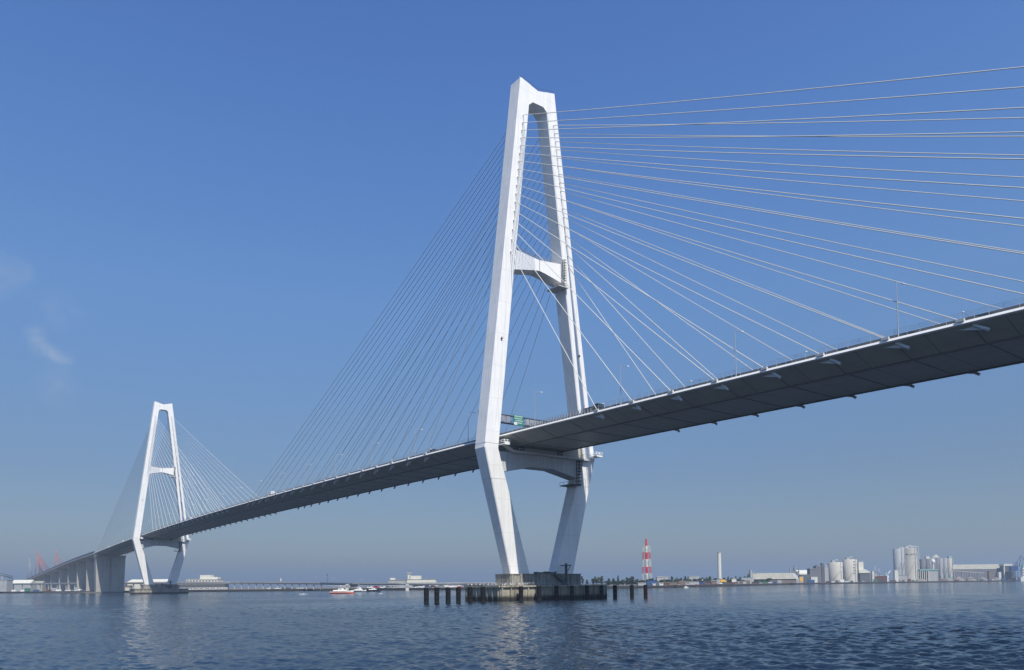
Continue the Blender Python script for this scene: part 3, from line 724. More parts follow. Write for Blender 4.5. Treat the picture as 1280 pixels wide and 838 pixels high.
# ------------------------------------------------------------------ right side
# trees
def make_tree(x,Z,h,w,lab,mm='leaf',conif=False,group='trees along the far right shore',z=LZ):
    t=far('conifer_tree' if conif else 'broadleaf_tree',lab,'tree',x,Z,group,0,z)
    m=MB(); m.tube((0,0,0),(0,0,h*.75),h*.035,h*.012,n=6)
    for i in range(4): a=rnd.uniform(0,6.28); zz=h*rnd.uniform(.3,.6); m.tube((0,0,zz),(math.cos(a)*w*.3,math.sin(a)*w*.3,zz+h*.15),h*.014,.03,n=4)
    m.build('trunk','bark',t)
    m=MB(); cl=[]
    if conif:
        for i in range(7): z=h*(.15+.12*i); cl.append((0,0,z,w*.5*(1.05-i*.13),h*.09))
    else:
        for i in range(9): a=rnd.uniform(0,6.28); r=w*.30*rnd.random()**.5; zz=h*rnd.uniform(.32,.85); cl.append((math.cos(a)*r,math.sin(a)*r,zz,w*rnd.uniform(.16,.28)*(1.25-.5*abs(zz/h-.5)),h*rnd.uniform(.09,.16)))
    for cx,cy,cz,rr,rz_ in cl:
        for _ in range(60):
            th=rnd.uniform(0,6.28); ph=math.acos(rnd.uniform(-1,1)); r=rnd.random()**.35
            c=Vector((cx+rr*r*math.sin(ph)*math.cos(th),cy+rr*r*math.sin(ph)*math.sin(th),cz+rz_*r*math.cos(ph)))
            s=rnd.uniform(.35,.8); n=Vector((rnd.gauss(0,1),rnd.gauss(0,1),rnd.gauss(0,1))).normalized(); e=n.orthogonal().normalized()*s; g=n.cross(e).normalized()*s*rnd.uniform(.5,1)
            m.add([c-e-g*.3,c+g,c+e-g*.3,c-g],[(0,1,2,3)])
    m.build('crown',mm,t)
def tr(x,ytop,wpx,lab,**k):
    Z=k.pop('Z',None) or Zs(x)+35; zz=k.get('z',LZ); h=zp(x,ytop,Z)-zz; make_tree(x,Z,h,wpx*Z/F,lab,**k)
tr(727.5,719.5,4.2,'narrow tree standing alone just right of the near pile cap',mm='leaf2')
tr(733,724.5,4,'small round tree second from the pile cap')
tr(745,718.5,8,'large bushy tree right of the near pile cap, the widest on this shore')
tr(750.5,719.5,7,'bushy tree touching the right side of the widest tree')
tr(741,723,5,'small tree leaning on the left side of the widest tree',mm='leaf2')
tr(760,721,4,'thin tree with a light top behind the outermost piles')
tr(766,722.5,4.5,'small tree left of the dark conical tree',mm='leaf2')
tr(772,719,3.6,'dark conical tree standing above the outer piles',conif=True,mm='leaf2')
tr(778,723,6,'low round tree right of the dark conical tree')
tr(783,721,4,'slender tree between two low round trees',mm='leaf2')
tr(788.5,719.8,7,'broad dark tree left of the red and white lattice tower',mm='leaf2')
tr(795,722.5,6.5,'low spreading tree at the foot of the lattice tower, on its left')
for i in range(13):
    x=757+i*3.6; tr(x,725.3+rnd.random()*1.2,5,'%s low bush from the left in the hedge behind the outer piles'%ORD[i],mm=['leaf','leaf2'][i%2],group='bushes in the hedge behind the piles')
for i in range(22):
    x=828+i*5.3+rnd.random()*2; tr(x,719.6+rnd.random()*2.8,rnd.uniform(2.6,5.5),'%s dark tree from the left in the tree line between lattice tower and warehouse'%ORD[i],mm=['leaf2','leaf'][i%3==0],conif=(i%4==1),Z=Zs(x)+120,group='tree line between lattice tower and warehouse')
for i in range(34):
    x=800+i*6.1+rnd.random()*2; tr(x,722.6+rnd.random()*2.0-(i>25)*2,rnd.uniform(7,9.5),'%s wide dark bush from the left behind the sheds between lattice tower and warehouse'%ORD[i] if i<28 else 'wide dark bush behind the big warehouse, %s from the right'%ORD[33-i],mm=['leaf2','leaf','leaf2'][i%3],Z=Zs(x)+50,group='bushes behind the sheds')
# red and white lattice tower
Z=Zs(808)+60; f=FB(808,Z); t=far('lattice_tower','tall red and white banded lattice tower on the far shore right of the near pylon','lattice tower',808,Z); k=f.k
yb=[725,717,709,699.5,691,683,673.7]; 
for i in range(6):
    z0=f.H(808,yb[i]) if i else 0; z1=f.H(808,yb[i+1]); mm='red' if i%2 else 'wallwhite'; m=MB()
    if i==5:
        m.tube((0,0,z0),(0,0,z1),k*1.35,k*1.15,n=10)
    else:
        w0=k*(5.7-.32*i)*.92; w1=k*(5.7-.32*(i+1))*.92
        for a in (-1,1):
            for b in (-1,1): m.tube((a*w0,b*w0,z0),(a*w1,b*w1,z1),k*.26,n=5)
        zm=(z0+z1)/2; wm=(w0+w1)/2
        for (ax,ay),(bx,by) in (((-1,-1),(1,-1)),((1,-1),(1,1)),((1,1),(-1,1)),((-1,1),(-1,-1))):
            m.tube((ax*w0,ay*w0,z0),(bx*wm,by*wm,zm),k*.12,n=4); m.tube((bx*w0,by*w0,z0),(ax*wm,ay*wm,zm),k*.12,n=4)
            m.tube((ax*wm,ay*wm,zm),(bx*w1,by*w1,z1),k*.12,n=4); m.tube((bx*wm,by*wm,zm),(ax*w1,ay*w1,z1),k*.12,n=4)
            m.tube((ax*w1,ay*w1,z1),(bx*w1,by*w1,z1),k*.16,n=4)
        m.tube((0,0,z0),(0,0,z1),k*1.5,n=10)
    m.build('tower_section',mm,t)
m=MB().tube((0,0,f.H(808,673.7)),(0,0,f.H(808,671.5)),k*.2,n=5); m.build('tip','steel',t)
# chimney
Z=Zs(899)+90; f=FB(898.8,Z); t=far('chimney','slim cream chimney standing alone right of the lattice tower','chimney',898.8,Z)
m=MB().lathe([(f.k*2.35,0),(f.k*2.15,f.H(899,691.2)-0)],n=20); m.build('shaft','wallwhite',t)
m=MB().lathe([(f.k*2.3,f.H(899,691.6)),(f.k*2.3,f.H(899,690.4)),(f.k*1.6,f.H(899,690.4)-.2)],n=20); m.build('rim','wallgrey',t)
# low buildings between
H=[('shed','white flat roofed shed right of the lattice tower','shed',820.5,835,720.8,'wallgrey','wallwhite',90),
('shed','grey workshop at the foot of the lattice tower','shed',797,812,728,'wallgrey','roofgrey',10),
('shed','long brown shed below the white flat roofed shed','shed',812,846,728.0,'wallbrown','roofgrey',15),
('shed','small white kiosk at the water right of the lattice tower','shed',815,819,729.5,'wallwhite','wallwhite',5),
('office_building','white office with a raised centre between lattice tower and chimney','building',860.5,873,720.5,'wallgrey','wallwhite',80),
('shed','white low hut left of the chimney','shed',872,878,723.5,'wallwhite','roofgrey',50),
('shed','long grey shed in front of the white office','shed',852,873,726.6,'wallgrey','roofgrey',15),
('shed','brown storage shed left of the chimney near the quay','shed',876,895,726.5,'wallbrown','roofdark',20),
('shed','white fronted kiosk left of the orange building','shed',895.5,899,724.5,'wallwhite','wallwhite',15),
('shed','white hut with dark stripe right of the orange building','shed',914,919.5,723.5,'wallwhite','wallwhite',30),
('shed','grey pump house below the left end of the big warehouse','shed',919,932,726.5,'wallgrey','roofgrey',20),
('shed','low pale green shed left of the big warehouse','shed',926,939,722,'wallgrey','roofblue',45),
('shed','dark shed with open front left of the grey silo block','shed',1000,1012,718.5,'roofdark','roofgrey',40),
('warehouse','pale long roofed warehouse behind the left end of the silo block','warehouse',998,1012,712.6,'wallwhite','wallwhite',200),
('shed','low white garage at the foot of the dark silo block','shed',1013,1021,721,'wallwhite','wallwhite',10),
('shed','dark canopy building right of the two round silos','shed',1074,1086,717,'roofdark','roofgrey',20),
('shed','small white hut at the quay between the silo groups','shed',1089.5,1092,714,'wallwhite','wallwhite',30),
('shed','rusty shed at the water between the silo groups','shed',1092,1108,720.0,'rust','roofgrey',15),
('shed','white roofed cube on posts left of the tall silos','shed',1117.5,1122,712.5,'wallwhite','wallwhite',10),
('shed','dark machinery shed below the tall silos','shed',1119,1133,719,'wallgrey','roofdark',20),
('warehouse','very long pale roofed warehouse right of the pink silos','warehouse',1190.5,1254,705.5,'silodark','roofgrey',120),
('shed','dark windowed control cabin in front of the very long warehouse','shed',1235,1241,713.8,'wallbrown','roofdark',60),
('shed','white round topped hut left of the blue crane','shed',1247.5,1250.5,715,'wallwhite','wallwhite',20)]
for nm,lab,cat,x0,x1,y0,wl,rf,dz in H:
    house(nm,lab,cat,x0,x1,y0,Z=Zs((x0+x1)/2)+dz,wall=wl,roof=rf,gable=.3 if nm=='warehouse' else 0,win=1 if nm=='office_building' else 0,depth=30 if nm=='warehouse' else None)
# orange arched building
Z=Zs(903)+18; f=FB(903.5,Z); t=far('boat_house','bright orange building with an arched dark doorway right below the chimney','building',903.5,Z); w=4*f.k; h=f.H(903,724.6)
m=MB(); arc=[(math.cos(a)*w,h*.45+math.sin(a)*h*.55) for a in [PI*i/10 for i in range(11)]]; m.prism([(w,0)]+arc+[(-w,0)],1,0,12); m.build('wall','yellow',t)
m=MB(); arc=[(math.cos(a)*w*.45,h*.3+math.sin(a)*h*.25) for a in [PI*i/8 for i in range(9)]]; m.prism([(w*.45,0)]+arc+[(-w*.45,0)],1,-.15,.3); m.build('doorway','rust',t)
# dark red steel quay part
t=far('sheet_pile_wall','dark maroon sheet pile wall along the water below the chimney','sheet pile wall',890,Zs(890)-4,None,0,0)
a=P(869,Zs(869)-5,0)-t.location; b=P(912,Zs(912)-5,0)-t.location
rot=Matrix.Rotation(-VIEWROT,3,'Z'); a=rot@a; b=rot@b
MB().loft([[tuple(p+Vector((0,g,e))) for g,e in ((0,-1),(0,LZ+.6),(2.5,LZ+.6),(2.5,-1))] for p in (a,b)]).build('wall','rust',t)
# big warehouse
xw0,xw1=940,998; Z=Zs(970)+30; f=FB(969,Z); t=far('warehouse','big warehouse with long pale sloping roof and a yellow door in its gable','warehouse',969,Z,None,0)
w=(xw1-xw0)*f.k/2; h=f.H(969,716.3)
MB().bb(-w,w,0,34,0,h*.42).build('wall','wallbrown',t)
MB().prism([(-1.2,h*.42),(-1.2,h*.47),(17,h),(35,h*.47),(35,h*.42)],0,-w-1,w*.86).build('roof','roofgrey',t)
MB().prism([(-.6,0),(-.6,h*.42),(17,h*.97),(34,h*.42),(34,0)],0,w*.86,w*1.0).build('gable_end','wallgrey',t)
MB().bb(w*1.0,w*1.0+5.5*f.k*.9,-1,8,0,h*.62).build('gate_house','wallgrey',t)
MB().bb(w*1.0+.5,w*1.0+4.6*f.k*.9,-1.3,-1.0,h*.12,h*.56).build('yellow_door','yellow',t)
MB().bb(-w-.9,w*.86,-1.35,-1.22,h*.41,h*.465).build('eaves_gutter','wallwhite',t)
for q in (-.25,.6): MB().tube((w*q,17,h*.98),(w*q,17,h*1.12),.9,n=8).build('roof_vent','steel',t)
# grey tower left of the warehouse
Z=Zs(939)+30; f=FB(939,Z); t=far('conveyor_tower','pale grey conveyor tower with stair at the left end of the big warehouse','tower',939,Z)
MB().bb(-1.6*f.k,.6*f.k,0,5,0,f.H(939,712.8)).build('tower_body','silogrey',t)
MB().bb(.6*f.k,2.6*f.k,1,5,0,f.H(939,716.5)).build('annex','wallgrey',t)
m=MB().tube((-2.3*f.k,2,0),(-2.3*f.k,2,f.H(939,712.3)),.5,n=6); m.build('pipe','darksteel',t)
MB().loft([[(1.5*f.k,1,f.H(939,714.5)),(1.5*f.k,1,f.H(939,715.5)),(1.5*f.k,4,f.H(939,715.5)),(1.5*f.k,4,f.H(939,714.5))],[(6.5*f.k,1,f.H(939,717.4)),(6.5*f.k,1,f.H(939,718.2)),(6.5*f.k,4,f.H(939,718.2)),(6.5*f.k,4,f.H(939,717.4))]]).build('conveyor','silogrey',t)
# plant masts behind the warehouse
for i,(x,yt,wd,lab) in enumerate(((986.5,709.5,1.2,'thin dark process column leftmost behind the big warehouse'),(992.2,706.8,2.6,'widest dark process tower with a bulb behind the big warehouse'),(997.5,710.5,1.3,'dark process column right of the bulb topped tower'),(989.5,713,1.6,'short dark tank between two process columns'),(996,714.5,3,'squat dark tank behind the gable of the big warehouse'))):
    Z=Zs(x)+110; f=FB(x,Z); t=far('process_tower',lab,'process tower',x,Z,'process towers behind the big warehouse'); hh=f.H(x,yt); ww=wd*f.k/2
    MB().lathe([(ww,0),(ww,hh*.82),(ww*.5,hh*.88),(ww*.5,hh)],n=10).build('vessel','silodark',t)
    m=MB(); m.bb(-ww*1.6,ww*1.6,-ww*1.6,ww*1.6,hh*.6,hh*.63); m.tube((ww*1.5,0,0),(ww*1.5,0,hh*.95),.25,n=5); m.build('platform','steel',t)
# silo block 1
def silo(x0,x1,ytop,lab,m_='silo',Z=None,dz=40,dark=None,group=None,cone=.0,n=28,base=None,top=True):
    xc=(x0+x1)/2; Z=Z or Zs(xc)+dz; f=FB(xc,Z); t=far('silo',lab,'silo',xc,Z,group); r=(x1-x0)/2*f.k; h=f.H(xc,ytop)
    MB().lathe([(r,0),(r,h),(r*.96,h+.4),(r*.3,h+.4+cone)],n=n).build('silo_shell',m_,t)
    m=MB()
    for i in range(16):
        a=2*PI*i/16; m.tube((math.cos(a)*r*.97,math.sin(a)*r*.97,h+.4),(math.cos(a)*r*.97,math.sin(a)*r*.97,h+1.6),.09,n=4); b=2*PI*(i+1)/16; m.tube((math.cos(a)*r*.97,math.sin(a)*r*.97,h+1.6),(math.cos(b)*r*.97,math.sin(b)*r*.97,h+1.6),.09,n=4)
    m.build('railing','steel',t)
    m=MB(); m.path([(math.cos(-2.6+.075*i)*(r+.7),math.sin(-2.6+.075*i)*(r+.7),h*i/30) for i in range(31)],.42,5)
    m.build('spiral_stair','steel',t)
    m=MB(); a_=-1.15; m.tube((math.cos(a_)*(r+.5),math.sin(a_)*(r+.5),0),(math.cos(a_)*(r+.5),math.sin(a_)*(r+.5),h+1.5),.32,n=6); m.build('downpipe','silodark' if m_!='silodark' else 'steel',t)
    if top:
        m=MB(); m.bb(-r*.55,-r*.1,-r*.3,r*.3,h+.3,h+r*.32); m.tube((r*.3,0,h),(r*.3,0,h+r*.5),r*.07,n=6); m.tube((r*.3,0,h+r*.45),(-r*.3,0,h+r*.2),r*.05,n=6); m.build('rooftop_machinery','silogrey',t)
    return t,f,r,h
t,f,r,h=silo(1035.2,1052.0,703.4,'left of the two round white silos, with a slanting shade line','silo')
t,f,r,h=silo(1053.6,1070.0,699.8,'right round white silo with a column of dark windows and machinery on top','silo',dz=25)
for i in range(5): 
    a=-PI/2+.2; MB().box((r*math.cos(a)*1.0,r*math.sin(a)*1.0,h*(.9-.13*i)),(2.6,.5,1.6),a+PI/2).build('window','glass',t)
def blk(nm,cat,lab,x0,x1,y0,m_,dz,d=14,extra=()):
    xc=(x0+x1)/2; Z=Zs(xc)+dz; f=FB(xc,Z); t=far(nm,lab,cat,xc,Z); h=f.H(xc,y0); w=(x1-x0)*f.k
    MB().bb(-w/2,w/2,0,d,0,h).build('wall',m_,t)
    MB().bb(-w/2-.4,w/2+.4,-.4,d+.4,h,h+.6).build('parapet','wallgrey',t)
    for (a,b,y1,mm,n_) in extra: MB().bb(f.X(a),f.X(b),2,d-3,0 if n_=='pipe' else h,f.H(xc,y1)).build(n_,mm,t)
    return t,f,h
blk('silo_block','silo','dark rectangular silo block at the left end of the first silo group',1012,1019.5,711,'silodark',40)
blk('silo_block','silo','taller dark brown silo block with a stepped top, second in the first silo group',1019.7,1026,708,'silodark',36,extra=((1021,1024.5,706.6,'silodark','upper_storey'),))
blk('elevator_tower','tower','slim dark elevator tower left of the round white silos',1026.8,1029.2,704.3,'roofdark',40,6)
blk('elevator_tower','tower','grey elevator building with pale pipes between dark blocks and round silos',1030,1035,708.5,'wallgrey',45,8,extra=((1028.8,1029.8,712,'wallwhite','pipe'),(1031.0,1033.5,706.5,'wallgrey','upper_storey')))
blk('elevator_tower','tower','dark ladder tower touching the right round silo',1069.8,1072.6,698.6,'wallbrown',45,6)
blk('elevator_tower','tower','white square building right of the round silos',1072.8,1078.8,702.2,'wallwhite',50,10)
# white sloping roof
Z=Zs(1080)+30; f=FB(1080,Z); t=far('loading_shed','white loading shed with a long sloping roof right of the round silos','shed',1080,Z)
MB().prism([(-7*f.k,f.H(1080,716.2)),(-7*f.k,f.H(1080,712.5)),(0,f.H(1080,711.5)),(7*f.k,f.H(1080,715)),(7*f.k,f.H(1080,716.2))],1,0,16).build('roof','wallwhite',t)
MB().bb(-7*f.k,7*f.k,1,15,0,f.H(1080,716.3)).build('wall','wallbrown',t)
# cranes between silo groups
def jib(x,Z,ytop,lean,lab,m_='vwhite',nm='harbour_crane'):
    f=FB(x,Z); t=far(nm,lab,'crane',x,Z); h=f.H(x,ytop); MB().bb(-2,2,-2,2,0,h*.35).build('pedestal',m_,t)
    MB().bb(-2.6,2.6,-2.4,2.4,h*.35,h*.55).build('cab',m_,t)
    m=MB(); m.tube((0,-1,h*.5),(lean,-1,h),.5,.3,n=5); m.tube((0,1,h*.5),(lean,1,h),.5,.3,n=5); m.build('jib',m_,t)
    MB().tube((-1.5,0,h*.5),(lean*.1-1,0,h*.8),.35,n=5).build('mast',m_,t)
jib(1107.5,Zs(1107)+12,713.4,7,'small white jib crane leaning right on the quay between the silo groups')
jib(1100,Zs(1100)+22,712.5,-4,'grey jib crane leaning left on the quay between the silo groups','steel')
jib(1092.5,Zs(1092)+30,708.5,1.5,'upright dark crane nearest to the first silo group','silogrey')
jib(1096,Zs(1096)+40,711,3,'short grey crane between the upright crane and the left leaning crane','steel')
# tall silos
t,f,r,h=silo(1116.8,1127,686.4,'tall bluish grey silo at the left of the tallest group','silogrey',dz=70,top=False)
t,f,r,h=silo(1122,1131,684.9,'tall grey-green silo behind the white lettered silo','silogrey',dz=62,top=False)
t,f,r,h=silo(1127,1144.5,685.6,'tallest cream silo with a row of dark lettering and pipework on its roof','silo',dz=50,n=36)
m=MB()
def glyph(a,z0,w,hh,kind):
    # short strokes laid on the curved shell
    def st(x0,y0,x1,y1):
        seg=6
        for i in range(seg):
            q0=i/seg;q1=(i+1)/seg
            pts=[]
            for q in (q0,q1):
                x=x0+(x1-x0)*q; y=y0+(y1-y0)*q; aa=a+x*w/r; pts.append((r*1.006*math.cos(aa),r*1.006*math.sin(aa),z0+y*hh))
            m.tube(pts[0],pts[1],.24,n=4)
    if kind==0:
        for q in (.25,.5,.75,1): st(-.5*q,.5,0,.5+.5*q); st(0,.5+.5*q,.5*q,.5); st(.5*q,.5,0,.5-.5*q); st(0,.5-.5*q,-.5*q,.5)
    else:
        pat={1:((-.4,1,-.4,0),(-.4,0,.4,0),(.4,0,.4,1)),2:((-.4,1,.4,1),(-.4,.5,.4,.5),(-.4,0,.4,0),(0,0,0,1)),3:((-.4,0,-.4,1),(-.4,1,.3,.8),(.3,.8,-.4,.5),(-.4,.5,.4,.25),(.4,.25,-.4,0)),4:((-.4,0,-.4,1),(-.4,1,.4,1),(-.4,.5,.3,.5),(-.4,0,.4,0))}[kind]
        for s in pat: st(*s)
for j,kd in enumerate((0,1,2,3,2,4)):
    a=-PI/2-.72+j*.29; glyph(a,h*.79,2.6 if kd else 3.2,2.6 if kd else 3.0,kd)
m.build('lettering','black',t)
m=MB(); kx=f.k
m.tube((r+.4*kx,0,0),(r+.4*kx,0,h+2.5),kx*.28,n=8); m.path([(r+4.0*kx,0,f.H(1135,712)),(r+4.0*kx,0,h+1.5),(r+3.3*kx,0,h+3.4),(r*.3,0,h+3.8)],kx*.34,8)
m.tube((r+.4*kx,0,h*.55),(r+4*kx,0,h*.55),kx*.15,n=6); m.tube((r+.4*kx,0,h*.3),(r+4*kx,0,h*.3),kx*.15,n=6)
m.build('pipework','wallwhite',t)
m=MB().bb(r+.8*kx,r+3.3*kx,1,4,0,h*.92).build('stair_tower','silogrey',t)
m=MB(); m.path([(-r*.9,0,h+3.2),(r*.2,0,h+3.4),(r*.5,0,h+5),(r*.9,0,h+2.5)],kx*.3,6); m.build('roof_duct','roofblue',t)
# colonnade shed
Z=Zs(1152)+18; f=FB(1152,Z); t=far('colonnade_shed','long shed with a row of pale columns and green roof below the tall silos','shed',1152,Z)
MB().bb(f.X(1134),f.X(1160),2,12,0,f.H(1150,713.6)).build('wall','roofdark',t)
MB().bb(f.X(1149),f.X(1172),0,13,f.H(1150,713.4),f.H(1150,711.8)).build('roof','roofblue',t)
MB().bb(f.X(1160.2),f.X(1172),1,13,0,f.H(1150,713.2)).build('end_wall','wallgrey',t)
for i in range(11): MB().bb(f.X(1133.5+i*2.55),f.X(1134.5+i*2.55),-.5,1.2,0,f.H(1150,714)).build('column','silo',t)
# right silo group
for i,(a,b,yt,mm,lab,dz) in enumerate(((1149,1155.5,699.5,'silodark','dark leftmost silo of the right silo group',60),(1155,1162,699,'silodark','dark second silo of the right silo group, below a pale roof house',62),(1161,1168,698.2,'silogrey','grey third silo behind the white hopper',64),(1166.5,1172.5,697.5,'silodark','brownish fourth silo under the pointed roof',60),(1172.5,1178.5,698.3,'silogrey','grey fifth silo with stripes in the right silo group',60),(1178,1184,698.2,'silogrey','pale sixth silo in the right silo group',58),(1183.5,1190,698.5,'silo','pinkish rightmost silo of the right silo group',56))):
    t,f,r,h=silo(a,b,yt,lab,mm,dz=dz,group='silos of the right silo group',top=False)
    if i in (1,6): MB().bb(-r*.6,r*.7,-r*.5,r*.5,h,h+3.2*f.k).build('roof_house','wallwhite' if i==1 else 'roofblue',t)
    if i==3: MB().prism([(-r*1.3,h),(r*1.3,h),(0,h+4.4*f.k)],1,-r*.6,r*.6).build('pointed_roof','wallwhite',t)
    if i>=5: MB().lathe([(r*1.01,h*.0+.1),(r*1.01,h*.18)],n=24).build('green_band','roofblue',t)
Z=Zs(1166)+30; f=FB(1165.8,Z); t=far('hopper','bright white round hopper on a stem in front of the right silo group','hopper',1165.8,Z)
MB().lathe([(f.k*.8,0),(f.k*.8,f.H(1166,706.5)),(f.k*1.2,f.H(1166,705)),(f.k*2.3,f.H(1166,703)),(f.k*2.5,f.H(1166,701)),(f.k*1.2,f.H(1166,699.5))],n=20).build('hopper_body','bwhite',t)
MB().tube((-f.k*3,0,f.H(1166,703)),(-f.k*1.5,0,f.H(1166,706.5)),f.k*.4,n=6).build('chute','bwhite',t)
for x,yt,lab in ((1175.5,711,'slim white post right of the green roofed colonnade shed'),):
    Z=Zs(x)+15; f=FB(x,Z); t=far('post',lab,'post',x,Z); MB().tube((0,0,0),(0,0,f.H(x,yt)),f.k*.45,n=8).build('post_body','wallwhite',t); MB().lathe([(f.k*.6,0),(f.k*.6,.5)],n=8).build('footing','wallgrey',t)
# long inclined conveyor in front of long warehouse
Z=Zs(1212)+70; f=FB(1212,Z); t=far('conveyor','long low inclined conveyor in front of the very long warehouse','conveyor',1212,Z)
MB().loft([[(f.X(1185),g,f.H(1212,712.4)-e) for g,e in ((0,0),(0,2.2),(4,2.2),(4,0))],[(f.X(1229),g,f.H(1212,716)-e) for g,e in ((0,0),(0,2.2),(4,2.2),(4,0))]]).build('gallery','roofgrey',t)
for x,y in ((1192,714),(1202,715),(1212,715.8),(1222,716.5)): MB().bb(f.X(x)-.5,f.X(x)+.5,.5,3.5,0,f.H(x,y)).build('support','steel',t)
# gravel heaps on right quay
for i,(x,yt,w) in enumerate(((1183,717.5,14),(1197,716.8,16),(1212,717.5,14),(1227,718,12),(1244,718.5,10),(1150,720.5,12),(1045,722,10),(948,725,8),(830,729,9),(845,728.6,9),(884,728.5,7))):
    Z=Zs(x)+18; f=FB(x,Z); t0=MB(); hh=max(1.2,f.H(x,yt)*.55); r=w/2*f.k; rings=[]
    for q,z in ((1,0),(.75,.3),(.5,.62),(.25,.88),(.06,1)):
        rings.append([(math.cos(2*PI*j/18)*r*q*(1+.12*rnd.random()),math.sin(2*PI*j/18)*9*q*(1+.12*rnd.random()),z*hh*(1+.06*rnd.random())) for j in range(18)])
    t0.loft(rings); o=t0.build('gravel_heap','gravel',None,P(x,Z,LZ),VIEWROT); tag(o,'%s grey gravel heap counted from the right along the far right quay'%ORD[[4,3,2,1,0,5,6,7,10,9,8][i]],'gravel heap','gravel heaps on the right quay')
# containers, trucks and cars along right quay
spots=[]
x=814
while x<1262:
    spots.append(x); x+=rnd.uniform(5.2,8.2)
for i,x in enumerate(spots):
    mm=rnd.choice(['vwhite','silogrey','rust','rust','carblue','wallgrey','cargreen','wallbrown','wallbrown']); Z=Zs(x)+7+rnd.random()*5
    c={'vwhite':'white','cargreen':'green','rust':'rusty','silogrey':'pale grey','carblue':'blue','wallgrey':'grey','wallbrown':'brown'}[mm]
    refs=[(812,'lattice tower'),(900,'chimney'),(969,'big warehouse'),(1050,'round white silos'),(1105,'quay cranes'),(1136,'tallest silo'),(1165,'white hopper'),(1215,'very long warehouse'),(1262,'blue crane')]
    rf=min(refs,key=lambda a:abs(a[0]-x))[1]
    nth=ORD[i] if i<28 else ORD[min(27,len(spots)-1-i)]
    side='left' if i<28 else 'right'
    if i%3==0: boxrow('container','container',x,Z,rnd.uniform(6,11),2.6 if i%2 else 5,2.6,mm,'%s container by the %s, %s item from the %s on the quay'%(c,rf,nth,side),'low items along the right quay')
    elif i%3==1: car(P(x,Z,LZ),VIEWROT+rnd.uniform(-.5,.5),'%s van by the %s, %s item from the %s on the quay'%(c,rf,nth,side),mm,'van','low items along the right quay',H=2.8,L=6)
    else: boxrow('cabin','cabin',x,Z,rnd.uniform(3,6),rnd.uniform(2.4,3.4),3,mm,'%s cabin by the %s, %s item from the %s on the quay'%(c,rf,nth,side),'low items along the right quay',winrow=True)
# far right crane and sheds
Z=Zs(1268)+10; f=FB(1268,Z); t=far('ship_unloader','blue ship unloader crane with a raised double jib at the right edge','crane',1268,Z)
k=f.k
m=MB(); m.bb(f.X(1263.5),f.X(1272),0,9,f.H(1268,713.5),f.H(1268,707.5)); m.build('machine_house','bluecrane',t)
for x in (1264.3,1271.2):
    for y in (0.5,8.5): MB().tube((f.X(x),y,0),(f.X(x),y,f.H(1268,713)),k*.28,n=6).build('gantry_leg','bluecrane',t)
m=MB(); m.tube((f.X(1269),3,f.H(1268,708)),(f.X(1276.5),3,f.H(1268,694.5)),k*.32,n=6); m.tube((f.X(1274.5),3,f.H(1268,708.5)),(f.X(1277.5),3,f.H(1268,694.5)),k*.32,n=6); m.tube((f.X(1276.2),3,f.H(1268,694.4)),(f.X(1281),3,f.H(1268,700)),k*.3,n=6); m.tube((f.X(1266),3,f.H(1268,707)),(f.X(1270),3,f.H(1268,703)),k*.4,n=6); m.tube((f.X(1272),3,f.H(1268,702)),(f.X(1272.5),3,f.H(1268,709)),k*.35,n=6); m.build('jib','bluecrane',t)
Z=Zs(1260)+40; f=FB(1260,Z); t=far('open_shed','white roofed open shed with a dark mouth behind the blue crane','shed',1260,Z)
MB().bb(f.X(1254.5),f.X(1268),0,16,0,f.H(1260,707.6)).build('wall','roofdark',t)
MB().prism([(f.X(1253.5),f.H(1260,707.6)),(f.X(1254),f.H(1260,705.2)),(f.X(1268),f.H(1260,705.2)),(f.X(1268.5),f.H(1260,707.6))],1,-1,17).build('roof','wallwhite',t)
MB().bb(f.X(1253.7),f.X(1255),-.6,0,0,f.H(1260,707.6)).build('door_post','wallwhite',t)
Z=Zs(1278)+2; f=FB(1281,Z-12); t=far('moored_ship','white superstructure of a moored ship at the right picture edge','ship',1281,Z-12,None,0,0)
MB().loft([[(f.X(a),-4,-.5),(f.X(a),4,-.5),(f.X(a)*1.0,5,f.H(1281,720)),(f.X(a),-5,f.H(1281,720))] for a in (1273,1276,1310)]).build('hull','bwhite',t)
MB().bb(f.X(1276),f.X(1296),-4,4,f.H(1281,720),f.H(1281,709)).build('superstructure','bwhite',t)
for j in range(3): MB().bb(f.X(1276.4),f.X(1295),-4.1,-3.9,f.H(1281,718.5-3.2*j),f.H(1281,717-3.2*j)).build('window','glass',t)
MB().bb(f.X(1277),f.X(1288),-2,2,f.H(1281,709),f.H(1281,704.5)).build('bridge_house','roofblue',t)

